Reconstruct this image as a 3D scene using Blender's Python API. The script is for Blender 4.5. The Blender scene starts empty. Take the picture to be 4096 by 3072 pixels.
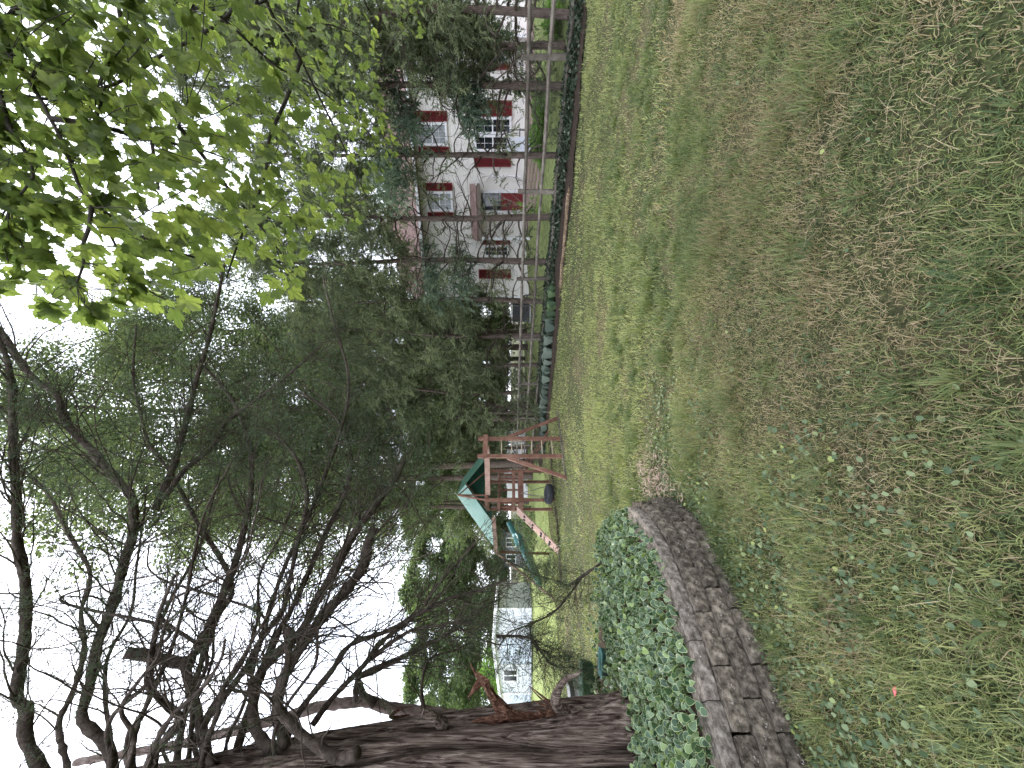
import bpy, math, random
import numpy as np
from mathutils import Vector, Matrix

SC = bpy.context.scene
COL = SC.collection
rng = np.random.default_rng(11)
random.seed(5)

# ------------------------------------------------------------------ camera
EYE = 1.55
FX, CX, CY = 1543.0, 2040.0, 1536.0     # focal length and principal point, in photograph pixels
cam_data = bpy.data.cameras.new('camera')
cam = bpy.data.objects.new('camera', cam_data)
COL.objects.link(cam)
cam_data.sensor_fit = 'HORIZONTAL'
cam_data.sensor_width = 36.0
cam_data.lens = 36.0 * FX / 4096.0
cam_data.shift_x = 8.0 / 4096.0
cam_data.clip_start = 0.05
cam_data.clip_end = 2000.0
# the phone was held upright, the file lies on its side: the picture's left is the sky
cam.matrix_world = Matrix(((0, 1, 0, 0), (0, 0, -1, 0), (-1, 0, 0, EYE), (0, 0, 0, 1)))
SC.camera = cam

# ------------------------------------------------------------------ sky and sun (overcast)
SUN_EL, SUN_AZ = math.radians(52), math.radians(-38)      # ahead and to the left, behind cloud
world = bpy.data.worlds.new('World')
SC.world = world
world.use_nodes = True
wn, wl = world.node_tree.nodes, world.node_tree.links
wn.clear()
w_out = wn.new('ShaderNodeOutputWorld')
w_bg = wn.new('ShaderNodeBackground')
w_sky = wn.new('ShaderNodeTexSky')
w_sky.sky_type = 'NISHITA'
w_sky.sun_disc = False
w_sky.sun_elevation = SUN_EL
w_sky.sun_rotation = SUN_AZ
w_tc = wn.new('ShaderNodeTexCoord')
w_no = wn.new('ShaderNodeTexNoise')
w_no.inputs['Scale'].default_value = 2.2
w_no.inputs['Detail'].default_value = 4
w_ramp = wn.new('ShaderNodeValToRGB')
w_ramp.color_ramp.elements[0].position = 0.3
w_ramp.color_ramp.elements[0].color = (4.2, 4.6, 5.5, 1)
w_ramp.color_ramp.elements[1].position = 0.7
w_ramp.color_ramp.elements[1].color = (7.4, 7.6, 8.2, 1)
w_mix = wn.new('ShaderNodeMixRGB')
w_mix.inputs['Fac'].default_value = 0.88
wl.new(w_tc.outputs['Generated'], w_no.inputs['Vector'])
wl.new(w_no.outputs['Fac'], w_ramp.inputs['Fac'])
wl.new(w_sky.outputs['Color'], w_mix.inputs['Color1'])
wl.new(w_ramp.outputs['Color'], w_mix.inputs['Color2'])
wl.new(w_mix.outputs['Color'], w_bg.inputs['Color'])
w_bg.inputs['Strength'].default_value = 0.11
wl.new(w_bg.outputs['Background'], w_out.inputs['Surface'])

sun_data = bpy.data.lights.new('sun', 'SUN')
sun_data.energy = 1.4
sun_data.angle = math.radians(18)
sun_data.color = (1.0, 0.97, 0.92)
sun = bpy.data.objects.new('sun', sun_data)
COL.objects.link(sun)
_sd = Vector((math.sin(SUN_AZ) * math.cos(SUN_EL), math.cos(SUN_AZ) * math.cos(SUN_EL), math.sin(SUN_EL)))
sun.rotation_euler = (-_sd).to_track_quat('-Z', 'Y').to_euler()

SC.view_settings.view_transform = 'Standard'
SC.view_settings.look = 'None'
SC.view_settings.exposure = 2.3
SC.view_settings.gamma = 1.0
SC.view_settings.use_curve_mapping = False
SC.render.engine = 'CYCLES'
SC.cycles.max_bounces = 5
SC.cycles.diffuse_bounces = 3
SC.cycles.transmission_bounces = 3
SC.cycles.glossy_bounces = 2
SC.cycles.use_denoising = True
SC.cycles.use_adaptive_sampling = True
SC.cycles.adaptive_threshold = 0.03

# ------------------------------------------------------------------ helpers: places
def P(xi, yi, d):
    """the point seen at photograph pixel (xi, yi) at depth d"""
    return np.array(((CY - yi) / FX * d, d, EYE + (CX - xi) / FX * d))

def G(xi, yi, z=0.0):
    d = FX * (EYE - z) / (xi - CX)
    return np.array(((CY - yi) / FX * d, d, z))

def nrm(v):
    v = np.asarray(v, float)
    return v / (np.linalg.norm(v) + 1e-12)

def smooth(a, b, x):
    t = np.clip((np.asarray(x, float) - a) / (b - a), 0, 1)
    return t * t * (3 - 2 * t)

# ------------------------------------------------------------------ helpers: noise
_perm = np.random.default_rng(3).permutation(512)
_vals = np.random.default_rng(4).random(512)
def vnoise(x, y, z=0.0):
    x, y, z = np.broadcast_arrays(np.asarray(x, float), np.asarray(y, float), np.asarray(z, float))
    xi, yi, zi = np.floor(x).astype(int), np.floor(y).astype(int), np.floor(z).astype(int)
    xf, yf, zf = x - xi, y - yi, z - zi
    xf, yf, zf = xf * xf * (3 - 2 * xf), yf * yf * (3 - 2 * yf), zf * zf * (3 - 2 * zf)
    def h(a, b, c):
        return _vals[_perm[(_perm[(_perm[a & 511] + b) & 511] + c) & 511]]
    r = 0
    for dx in (0, 1):
        for dy in (0, 1):
            for dz in (0, 1):
                w = (xf if dx else 1 - xf) * (yf if dy else 1 - yf) * (zf if dz else 1 - zf)
                r = r + w * h(xi + dx, yi + dy, zi + dz)
    return r

def fbm(x, y, z=0.0, o=3):
    r, a, s = 0, 0.5, 0
    for i in range(o):
        f = 2 ** i
        r = r + a * vnoise(np.asarray(x) * f + 17 * i, np.asarray(y) * f + 5 * i, np.asarray(z) * f)
        s += a; a *= 0.5
    return r / s

# ------------------------------------------------------------------ helpers: meshes
class MB:
    """collects pieces and builds them as one mesh object"""
    def __init__(self):
        self.V, self.F, self.A, self.n = [], [], [], 0
    def add(self, v, f, rnd=0.5):
        v = np.asarray(v, float).reshape(-1, 3)
        self.V.append(v)
        for q in (f if isinstance(f, list) and len(f) and isinstance(f[0], np.ndarray) else [np.asarray(f)]):
            self.F.append(q + self.n)
        a = np.empty(len(v)); a[:] = rnd
        self.A.append(a)
        self.n += len(v)
        return self
    def box(self, c, s, R=None, rnd=0.5):
        c = np.asarray(c, float); s = np.asarray(s, float) / 2
        v = np.array([[x, y, z] for z in (-1, 1) for y in (-1, 1) for x in (-1, 1)]) * s
        if R is not None:
            v = v @ np.asarray(R).T
        return self.add(v + c, np.array([[0, 2, 3, 1], [4, 5, 7, 6], [0, 1, 5, 4], [2, 6, 7, 3], [0, 4, 6, 2], [1, 3, 7, 5]]), rnd)
    def beam(self, p0, p1, w, h, up=(0, 0, 1), rnd=0.5, taper=1.0):
        p0, p1 = np.asarray(p0, float), np.asarray(p1, float)
        t = nrm(p1 - p0); a = np.cross(t, up)
        if np.linalg.norm(a) < 1e-6:
            a = np.cross(t, (1, 0, 0))
        a = nrm(a); b = np.cross(a, t)
        v = []
        for p, k in ((p0, 1.0), (p1, taper)):
            for sx, sy in ((-1, -1), (1, -1), (1, 1), (-1, 1)):
                v.append(p + a * sx * w / 2 * k + b * sy * h / 2 * k)
        return self.add(v, np.array([[0, 3, 2, 1], [4, 5, 6, 7], [0, 1, 5, 4], [1, 2, 6, 5], [2, 3, 7, 6], [3, 0, 4, 7]]), rnd)
    def tube(self, pts, rad, k=6, rnd=0.5, cap=True):
        v, f = tube(pts, rad, k, cap)
        return self.add(v, f, rnd)
    def build(self, name, mat, parent=None, flat=False, kind=None, loc=None):
        return mesh_obj(name, np.vstack(self.V), self.F, mat, parent, np.concatenate(self.A), flat, kind, loc)

def tube(pts, rad, k=6, cap=True):
    pts = np.asarray(pts, float); n = len(pts)
    rad = np.broadcast_to(np.asarray(rad, float), (n,))
    T = np.gradient(pts, axis=0)
    T /= (np.linalg.norm(T, axis=1, keepdims=True) + 1e-9)
    a = np.cross(T[0], (0.31, 0.2, 0.93)); a = nrm(a)
    ang = np.arange(k) / k * 2 * math.pi
    V = np.empty((n, k, 3))
    for i in range(n):
        a = a - T[i] * a.dot(T[i]); a = nrm(a)
        b = np.cross(T[i], a)
        V[i] = pts[i] + rad[i] * (np.cos(ang)[:, None] * a + np.sin(ang)[:, None] * b)
    i = np.arange(n - 1)[:, None] * k; j = np.arange(k)[None]; j2 = (j + 1) % k
    F = np.stack([i + j, i + j2, i + k + j2, i + k + j], -1).reshape(-1, 4)
    fs = [F]
    if cap:
        fs.append(np.arange(k)[None, ::-1].copy()); fs.append((np.arange(k) + (n - 1) * k)[None])
    return V.reshape(-1, 3), fs

def spline(pts, step=0.06):
    pts = np.asarray(pts, float)
    if len(pts) < 3:
        n = max(2, int(np.linalg.norm(pts[-1] - pts[0]) / step))
        return pts[0] + (pts[-1] - pts[0]) * np.linspace(0, 1, n + 1)[:, None]
    Q = np.vstack([2 * pts[0] - pts[1], pts, 2 * pts[-1] - pts[-2]])
    out = []
    for i in range(1, len(Q) - 2):
        p0, p1, p2, p3 = Q[i - 1:i + 3]
        n = max(2, int(np.linalg.norm((p2 - p1)[:3]) / step))
        t = np.linspace(0, 1, n, endpoint=False)[:, None]
        out.append(0.5 * ((2 * p1) + (-p0 + p2) * t + (2 * p0 - 5 * p1 + 4 * p2 - p3) * t ** 2 + (-p0 + 3 * p1 - 3 * p2 + p3) * t ** 3))
    out.append(pts[-1:])
    return np.vstack(out)

def np_mesh(name, V, Fs, rnd=None, flat=False):
    me = bpy.data.meshes.new(name)
    V = np.asarray(V, np.float32)
    if isinstance(Fs, np.ndarray):
        Fs = [Fs]
    Fs = [f for f in Fs if len(f)]
    tot = np.concatenate([np.full(len(f), f.shape[1], np.int32) for f in Fs])
    loops = np.concatenate([f.reshape(-1) for f in Fs]).astype(np.int32)
    start = np.concatenate([[0], np.cumsum(tot)[:-1]]).astype(np.int32)
    me.vertices.add(len(V)); me.vertices.foreach_set('co', V.ravel())
    me.loops.add(len(loops)); me.loops.foreach_set('vertex_index', loops)
    me.polygons.add(len(tot)); me.polygons.foreach_set('loop_start', start)
    try:
        me.polygons.foreach_set('loop_total', tot)
    except Exception:
        pass
    me.polygons.foreach_set('use_smooth', np.full(len(tot), not flat))
    if rnd is not None:
        at = me.attributes.new('rnd', 'FLOAT', 'POINT')
        at.data.foreach_set('value', np.asarray(rnd, np.float32))
    me.update(calc_edges=True)
    return me

def mesh_obj(name, V, Fs, mat, parent=None, rnd=None, flat=False, kind=None, loc=None):
    me = np_mesh(name, V, Fs, rnd, flat)
    if mat:
        me.materials.append(mat)
    return link(name, me, parent, kind, loc)

def link(name, me, parent=None, kind=None, loc=None):
    o = bpy.data.objects.new(name, me)
    COL.objects.link(o)
    if loc is not None:
        o.location = loc
    if parent is not None:
        o.parent = parent
    if kind:
        o['kind'] = kind
    return o

def empty(name, loc=(0, 0, 0), rz=0.0):
    o = bpy.data.objects.new(name, None)
    o.empty_display_size = 0.2
    COL.objects.link(o)
    o.location = loc
    o.rotation_euler = (0, 0, rz)
    return o

def tag(o, label=None, cat=None, group=None, kind=None):
    if label: o['label'] = label
    if cat: o['category'] = cat
    if group: o['group'] = group
    if kind: o['kind'] = kind
    return o

CHILD = {}
def copy_tree(o, parent=None):
    c = o.copy(); COL.objects.link(c); c.parent = parent
    for ch in list(o.children):
        copy_tree(ch, c)
    return c

def replicate(bv, bf, R, T, rnd=None, jit=0.0):
    """many transformed copies of a small base mesh: R (N,3,3), T (N,3)"""
    N, n = len(T), len(bv)
    V = np.einsum('nij,kj->nki', R, bv) + T[:, None]
    bfs = bf if isinstance(bf, list) else [bf]
    off = (np.arange(N) * n)
    Fs = [(f[None] + off[:, None, None]).reshape(-1, f.shape[1]) for f in bfs]
    if rnd is None:
        rnd = rng.random(N)
    A = np.repeat(rnd, n)
    return V.reshape(-1, 3), Fs, A

def frames(X, roll=None, Zhint=(0, 0, 1)):
    """rotation matrices whose first column is X and whose third column leans to Zhint"""
    X = np.asarray(X, float); X = X / (np.linalg.norm(X, axis=1, keepdims=True) + 1e-9)
    Zh = np.broadcast_to(np.asarray(Zhint, float), X.shape)
    Y = np.cross(Zh, X); Y = Y / (np.linalg.norm(Y, axis=1, keepdims=True) + 1e-6)
    Z = np.cross(X, Y)
    if roll is not None:
        c, s = np.cos(roll)[:, None], np.sin(roll)[:, None]
        Y, Z = Y * c + Z * s, Z * c - Y * s
    return np.stack([X, Y, Z], -1)

def rdir(n, up=0.0):
    v = rng.normal(size=(n, 3)); v[:, 2] += up
    return v / np.linalg.norm(v, axis=1, keepdims=True)

def rotz(a):
    return np.array(((math.cos(a), -math.sin(a), 0), (math.sin(a), math.cos(a), 0), (0, 0, 1)))

def in_poly(x, y, poly):
    x, y = np.asarray(x), np.asarray(y)
    r = np.zeros(x.shape, bool)
    n = len(poly)
    for i in range(n):
        x0, y0 = poly[i]; x1, y1 = poly[(i + 1) % n]
        if y0 == y1:
            continue
        c = ((y0 > y) != (y1 > y)) & (x < (x1 - x0) * (y - y0) / (y1 - y0) + x0)
        r ^= c
    return r

# ------------------------------------------------------------------ helpers: materials
def new_mat(name):
    m = bpy.data.materials.new(name); m.use_nodes = True
    nt = m.node_tree; nt.nodes.clear()
    out = nt.nodes.new('ShaderNodeOutputMaterial')
    return m, nt, out

def c4(c):
    return (c[0], c[1], c[2], 1.0)

def ramp(nt, fac, stops):
    r = nt.nodes.new('ShaderNodeValToRGB')
    e = r.color_ramp.elements
    while len(e) < len(stops):
        e.new(0.5)
    for k, (p, c) in enumerate(stops):
        e[k].position = p; e[k].color = c4(c)
    nt.links.new(fac, r.inputs['Fac'])
    return r.outputs['Color']

def noise(nt, scale=5.0, stretch=(1, 1, 1), detail=4, rough=0.6, coord='Object', dist=0.0):
    tc = nt.nodes.new('ShaderNodeTexCoord') if coord != 'World' else nt.nodes.new('ShaderNodeNewGeometry')
    mp = nt.nodes.new('ShaderNodeMapping')
    mp.inputs['Scale'].default_value = stretch
    no = nt.nodes.new('ShaderNodeTexNoise')
    no.inputs['Scale'].default_value = scale
    no.inputs['Detail'].default_value = detail
    no.inputs['Roughness'].default_value = rough
    no.inputs['Distortion'].default_value = dist
    nt.links.new(tc.outputs['Position' if coord == 'World' else coord], mp.inputs['Vector'])
    nt.links.new(mp.outputs['Vector'], no.inputs['Vector'])
    return no.outputs['Fac']

def mixc(nt, a, b, fac, mode='MIX'):
    m = nt.nodes.new('ShaderNodeMixRGB'); m.blend_type = mode
    for s, v in (('Fac', fac), ('Color1', a), ('Color2', b)):
        if isinstance(v, (int, float)):
            m.inputs[s].default_value = v
        elif isinstance(v, tuple):
            m.inputs[s].default_value = c4(v)
        else:
            nt.links.new(v, m.inputs[s])
    return m.outputs['Color']

def surf(name, stops, scale=6.0, stretch=(1, 1, 1), rough=0.85, bump=0.0, bscale=None, bstretch=None, detail=5, coord='Object',
         objvar=0.0, spec=0.3, speck=None, metallic=0.0, dist=0.0, islandvar=0.0):
    m, nt, out = new_mat(name)
    b = nt.nodes.new('ShaderNodeBsdfPrincipled')
    b.inputs['Roughness'].default_value = rough
    b.inputs['Specular IOR Level'].default_value = spec
    b.inputs['Metallic'].default_value = metallic
    f = noise(nt, scale, stretch, detail, 0.62, coord, dist)
    col = ramp(nt, f, stops)
    if objvar:
        oi = nt.nodes.new('ShaderNodeObjectInfo')
        v = ramp(nt, oi.outputs['Random'], [(0, (1 - objvar,) * 3), (1, (1 + objvar,) * 3)])
        col = mixc(nt, col, v, 1.0, 'MULTIPLY')
    if islandvar:
        a = nt.nodes.new('ShaderNodeAttribute'); a.attribute_name = 'rnd'
        v = ramp(nt, a.outputs['Fac'], [(0, (1 - islandvar,) * 3), (1, (1 + islandvar,) * 3)])
        col = mixc(nt, col, v, 1.0, 'MULTIPLY')
    if speck:
        sf = noise(nt, speck[0], (1, 1, 1), 2, 0.5, coord)
        mk = ramp(nt, sf, [(speck[2], (0, 0, 0)), (min(1, speck[2] + 0.04), (1, 1, 1))])
        col = mixc(nt, col, speck[1], mk)
    nt.links.new(col, b.inputs['Base Color'])
    if bump:
        bf = noise(nt, bscale or scale, bstretch or stretch, 6, 0.65, coord, dist)
        bp = nt.nodes.new('ShaderNodeBump')
        bp.inputs['Strength'].default_value = bump
        bp.inputs['Distance'].default_value = 0.02
        nt.links.new(bf, bp.inputs['Height'])
        nt.links.new(bp.outputs['Normal'], b.inputs['Normal'])
    nt.links.new(b.outputs['BSDF'], out.inputs['Surface'])
    return m

def leafy(name, stops, transl=0.35, tint=(1.15, 1.2, 0.7), rough=0.55, spec=0.25, patch=None, edge=None):
    """leaves: the colour runs over the per-leaf value rnd, part of the light passes through"""
    m, nt, out = new_mat(name)
    a = nt.nodes.new('ShaderNodeAttribute'); a.attribute_name = 'rnd'
    col = ramp(nt, a.outputs['Fac'], stops)
    if patch:
        f = noise(nt, patch[0], (1, 1, 1), 3, 0.55, 'World')
        mk = ramp(nt, f, [(patch[2], (0, 0, 0)), (patch[3], (1, 1, 1))])
        col = mixc(nt, col, patch[1], mk)
    if edge:
        e = nt.nodes.new('ShaderNodeAttribute'); e.attribute_name = 'rim'
        mk = ramp(nt, e.outputs['Fac'], [(edge[1], (0, 0, 0)), (edge[1] + 0.15, (1, 1, 1))])
        col = mixc(nt, col, edge[0], mk)
    b = nt.nodes.new('ShaderNodeBsdfPrincipled')
    b.inputs['Roughness'].default_value = rough
    b.inputs['Specular IOR Level'].default_value = spec
    nt.links.new(col, b.inputs['Base Color'])
    t = nt.nodes.new('ShaderNodeBsdfTranslucent')
    tc = mixc(nt, col, tint, 1.0, 'MULTIPLY')
    nt.links.new(tc, t.inputs['Color'])
    mx = nt.nodes.new('ShaderNodeMixShader'); mx.inputs[0].default_value = transl
    nt.links.new(b.outputs['BSDF'], mx.inputs[1]); nt.links.new(t.outputs['BSDF'], mx.inputs[2])
    nt.links.new(mx.outputs[0], out.inputs['Surface'])
    return m

def plain(name, col, rough=0.6, spec=0.4, metallic=0.0, var=0.12, scale=3.0):
    lo = tuple(c * (1 - var) for c in col); hi = tuple(min(1, c * (1 + var)) for c in col)
    return surf(name, [(0.3, lo), (0.7, hi)], scale, rough=rough, spec=spec, metallic=metallic)

# ================================================================== places shared by several builders
F0, FD, FN = np.array((7.8, 9.2)), np.array((-0.608, 0.794)), np.array((0.794, 0.608))   # fence line: first post, direction, far side
def fence_pt(t, s=0.0):
    return F0 + FD * t + FN * s
def fence_ts(x, y):
    dx, dy = np.asarray(x) - F0[0], np.asarray(y) - F0[1]
    return dx * FD[0] + dy * FD[1], dx * FN[0] + dy * FN[1]
def ground_z(x, y):
    t, s = fence_ts(x, y)
    rise = 0.9 * smooth(0.2, 6.5, s) * (0.3 + 0.7 * smooth(18, 10, t))
    lump = 0.03 * (fbm(np.asarray(x) * 0.7 + 31, np.asarray(y) * 0.7 + 11) - 0.5)
    return rise + lump
LAWN_EDGE = [(11.0, 5.4), (9.4, 6.6), (7.7, 7.74), (6.27, 8.33), (4.78, 9.38), (2.84, 11.4), (0.73, 13.1), (-1.31, 14.95), (-2.9, 17.0), (-4.7, 19.9)]
BED = LAWN_EDGE + [tuple(fence_pt(t, 0.5)) for t in (16, 12, 8, 4, 0, -4)]
WALL = np.array([(-3.1, 0.75), (-2.4, 1.42), (-1.97, 2.02), (-1.70, 2.295), (-1.54, 2.48), (-1.36, 2.70), (-1.18, 3.02), (-1.10, 3.4), (-1.12, 3.74), (-1.20, 3.98)])
WALL_S = spline(WALL, 0.02)
BACK = [(-1.25, 4.05), (-1.55, 4.7), (-2.1, 5.3), (-4.5, 5.75), (-9.0, 5.9)]
def back_y(x):
    b = np.array(BACK)[::-1]
    return np.interp(x, b[:, 0], b[:, 1])
RAISED = [tuple(p) for p in WALL] + BACK + [(-9.0, -0.5), (-3.6, 0.2)]
def bed_z(x, y):
    return 0.37 * smooth(back_y(x) + 0.25, back_y(x) - 0.45, y) + 0.05 * (fbm(np.asarray(x) * 2, np.asarray(y) * 2) - 0.5)
def wall_dist(x, y):
    d = np.full(np.shape(x), 9.0)
    for p in WALL_S[::6]:
        d = np.minimum(d, np.hypot(np.asarray(x) - p[0], np.asarray(y) - p[1]))
    return d
DIRT_STRIP = np.array([G(2206, 1800)[:2], G(2210, 1860)[:2], G(2216, 1960)[:2], G(2226, 2060)[:2], G(2238, 2180)[:2], G(2246, 2300)[:2]])

PATCHES = [(1.15, 1.88, 0.20, 0.11), (0.92, 1.98, 0.22, 0.10), (0.40, 1.55, 0.22, 0.07), (1.5, 1.45, 0.2, 0.08), (2.3, 4.0, 0.45, 0.2), (2.3, 4.6, 0.5, 0.22), (3.2, 3.6, 0.4, 0.2), (1.1, 6.6, 0.6, 0.25), (-0.35, 1.62, 0.12, 0.08), (-1.05, 1.75, 0.2, 0.09), (0.15, 9.5, 0.9, 0.25)]
def bare_patch(x, y):
    v = np.zeros(np.shape(x))
    wx, wy = np.asarray(x) + 0.16 * (fbm(np.asarray(x) * 5, np.asarray(y) * 5, 1.0) - 0.5) * 2, np.asarray(y) + 0.12 * (fbm(np.asarray(x) * 5 + 9, np.asarray(y) * 5, 2.0) - 0.5) * 2
    for a, b, sx_, sy_ in PATCHES:
        v = np.maximum(v, np.exp(-((wx - a) / sx_) ** 2 - ((wy - b) / sy_) ** 2))
    return v

# ================================================================== ground sheet
def ground_material():
    m, nt, out = new_mat('ground_turf')
    b = nt.nodes.new('ShaderNodeBsdfPrincipled'); b.inputs['Roughness'].default_value = 0.95
    b.inputs['Specular IOR Level'].default_value = 0.1
    fine = ramp(nt, noise(nt, 26, (1, 1, 1), 8, 0.78, 'World'), [(0.34, (0.01, 0.011, 0.005)), (0.5, (0.035, 0.042, 0.017)), (0.66, (0.095, 0.105, 0.043))])
    dry = ramp(nt, noise(nt, 22, (1, 1, 1), 6, 0.7, 'World'), [(0.32, (0.025, 0.017, 0.011)), (0.68, (0.17, 0.12, 0.082))])
    mk = ramp(nt, noise(nt, 0.9, (1, 1, 1), 9, 0.72, 'World', 0.4), [(0.48, (0, 0, 0)), (0.66, (0.8, 0.8, 0.8))])
    nt.links.new(mixc(nt, fine, dry, mk), b.inputs['Base Color'])
    bp = nt.nodes.new('ShaderNodeBump'); bp.inputs['Strength'].default_value = 0.6; bp.inputs['Distance'].default_value = 0.03
    nt.links.new(noise(nt, 40, (1, 1, 1), 5, 0.7, 'World'), bp.inputs['Height'])
    nt.links.new(bp.outputs['Normal'], b.inputs['Normal'])
    nt.links.new(b.outputs['BSDF'], out.inputs['Surface'])
    return m
_u = np.linspace(-1, 1, 221)
_gx = np.sinh(_u * 4.6) / math.sinh(4.6) * 600
_gy = np.sinh(_u * 4.6) / math.sinh(4.6) * 600 + 8
_XX, _YY = np.meshgrid(_gx, _gy)
_ZZ = ground_z(_XX, _YY)
_n = len(_u)
_i = (np.arange(_n - 1)[:, None] * _n + np.arange(_n - 1)[None]).ravel()
ground = mesh_obj('ground', np.stack([_XX, _YY, _ZZ], -1).reshape(-1, 3), np.stack([_i, _i + 1, _i + _n + 1, _i + _n], -1), ground_material(), kind='structure')
tag(ground, 'patchy green and brown lawn ground', 'lawn')

mulch_mat = surf('mulch', [(0.35, (0.008, 0.006, 0.005)), (0.52, (0.034, 0.025, 0.019)), (0.7, (0.13, 0.095, 0.074))], 45, bump=0.8, coord='World', rough=0.95, spec=0.05)
soil_mat = surf('dark_soil', [(0.3, (0.015, 0.012, 0.008)), (0.6, (0.05, 0.037, 0.025)), (0.8, (0.1, 0.075, 0.05))], 24, bump=0.8, coord='World', rough=0.95, spec=0.05)

def sheet(name, inside, x0, x1, y0, y1, step, zf, mat, label):
    xs, ys = np.arange(x0, x1, step), np.arange(y0, y1, step)
    X, Y = np.meshgrid(xs, ys); n = len(xs)
    k = inside(X, Y).ravel()
    i = (np.arange(len(ys) - 1)[:, None] * n + np.arange(n - 1)[None]).ravel()
    F = np.stack([i, i + 1, i + n + 1, i + n], -1)
    F = F[k[F].all(1)]
    used, inv = np.unique(F, return_inverse=True)
    V = np.stack([X, Y, zf(X, Y)], -1).reshape(-1, 3)[used]
    o = mesh_obj(name, V, inv.reshape(F.shape), mat, kind='structure')
    return tag(o, label, 'bed')
def wobble(X, Y, a=0.3):
    return X + a * (fbm(X * 3, Y * 3, 0, 4) - 0.5) * 2, Y + a * (fbm(X * 3 + 40, Y * 3 + 9, 0, 4) - 0.5) * 2
sheet('planting_bed', lambda X, Y: in_poly(*wobble(X, Y), BED), -5.5, 11.2, 5.0, 23.0, 0.09, lambda X, Y: ground_z(X, Y) + 0.012 + 0.03 * fbm(X * 4, Y * 4), mulch_mat, 'dark mulched bed along the rail fence')
def _strip_d(X, Y):
    d = np.full(X.shape, 9.0)
    for p in spline(np.c_[DIRT_STRIP, np.zeros(len(DIRT_STRIP))], 0.15):
        d = np.minimum(d, np.hypot(X - p[0], Y - p[1]))
    return d
sheet('dirt_path', lambda X, Y: _strip_d(*wobble(X, Y)) < 0.26, -9, -1, 9.5, 17.5, 0.06, lambda X, Y: ground_z(X, Y) + 0.01 + 0.02 * fbm(X * 5, Y * 5), mulch_mat, 'bare brown strip of dirt below the swing set')
_RIN = [tuple(p + np.array((-0.13, 0.06))) for p in WALL] + RAISED[len(WALL):]
sheet('raised_bed', lambda X, Y: in_poly(X, Y, _RIN), -9, -1.1, -0.5, 6.2, 0.06, bed_z, soil_mat, 'raised soil behind the block wall')

# ================================================================== retaining wall of split-face blocks
def block_mesh(L, H, D, seed):
    r = np.random.default_rng(seed)
    nx, ny, nz = 7, 3, 4
    idx, V, F = {}, [], []
    def vid(i, j, k):
        key = (i, j, k)
        if key not in idx:
            x, y, z = i / (nx - 1) - 0.5, j / (ny - 1) - 0.5, k / (nz - 1) - 0.5
            ex = sum((abs(abs(a) - 0.5) < 1e-6) for a in (x, y, z))
            sh = {1: 1.0, 2: 0.993, 3: 0.982}.get(ex, 1.0)
            p = np.array((x * L * sh, y * D * sh, z * H * (1 if ex == 1 else (0.97 if ex == 2 else 0.95))))
            if j == 0:      # rough front
                p[1] += r.uniform(-0.007, 0.005) + (0.006 if ex >= 2 else 0)
            if k == nz - 1 or k == 0:
                p[2] += r.uniform(-0.002, 0.001)
            idx[key] = len(V); V.append(p)
        return idx[key]
    def face(f, a, b):
        for i in range(a - 1):
            for j in range(b - 1):
                F.append([f(i, j), f(i + 1, j), f(i + 1, j + 1), f(i, j + 1)])
    face(lambda i, k: vid(i, 0, k), nx, nz)
    face(lambda i, k: vid(nx - 1 - i, ny - 1, k), nx, nz)
    face(lambda i, j: vid(i, j, nz - 1), nx, ny)
    face(lambda i, j: vid(nx - 1 - i, j, 0), nx, ny)
    face(lambda j, k: vid(nx - 1, j, k), ny, nz)
    face(lambda j, k: vid(0, ny - 1 - j, k), ny, nz)
    return np_mesh('block', np.array(V), np.array(F), None, True)
block_mat = surf('weathered_block', [(0.32, (0.026, 0.021, 0.016)), (0.5, (0.105, 0.088, 0.068)), (0.66, (0.24, 0.205, 0.162))], 26, detail=10, bump=1.0, bscale=50, objvar=0.3, rough=0.95, spec=0.1,
                 speck=(70, (0.3, 0.27, 0.24), 0.68))
cap_mat = surf('cap_block', [(0.32, (0.075, 0.062, 0.051)), (0.5, (0.185, 0.158, 0.132)), (0.66, (0.32, 0.285, 0.245))], 30, detail=10, bump=0.8, bscale=70, objvar=0.18, rough=0.95, spec=0.1,
               speck=(55, (0.5, 0.47, 0.44), 0.7))
_seg = np.r_[0, np.cumsum(np.linalg.norm(np.diff(WALL_S, axis=0), axis=1))]
def wall_at(s):
    p = np.array([np.interp(s, _seg, WALL_S[:, k]) for k in (0, 1)])
    q = np.array([np.interp(s + 0.05, _seg, WALL_S[:, k]) for k in (0, 1)]) - np.array([np.interp(s - 0.05, _seg, WALL_S[:, k]) for k in (0, 1)])
    return p, q / np.linalg.norm(q)
wall = empty('retaining_wall', (-1.6, 2.4, 0))
tag(wall, 'low curved retaining wall of weathered grey concrete blocks holding the ivy', 'wall')
BLK = [block_mesh(0.298, 0.105, 0.24, 70 + k) for k in range(6)]
CAPB = [block_mesh(0.30, 0.085, 0.22, 90 + k) for k in range(4)]
for me in BLK: me.materials.append(block_mat)
for me in CAPB: me.materials.append(cap_mat)
for course in range(4):
    s = 0.15 + (0.15 if course % 2 else 0.0)
    while s < _seg[-1] - 0.06:
        p, t = wall_at(s)
        inn = np.array((-t[1], t[0]))
        capc = course == 3
        off = 0.10 + 0.024 * course + random.uniform(-0.006, 0.006) + (0.012 if capc else 0)
        c = p + inn * off
        o = link('cap_block' if capc else 'block', random.choice(CAPB if capc else BLK), wall)
        o.location = (c[0] + 1.6, c[1] - 2.4, 0.045 + 0.106 * course + (-0.008 if capc else 0))
        o.rotation_euler = (random.uniform(-0.02, 0.02), random.uniform(-0.015, 0.015), math.atan2(t[1], t[0]) + random.uniform(-0.02, 0.02))
        s += 0.30 + random.uniform(0.0, 0.006)

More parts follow.
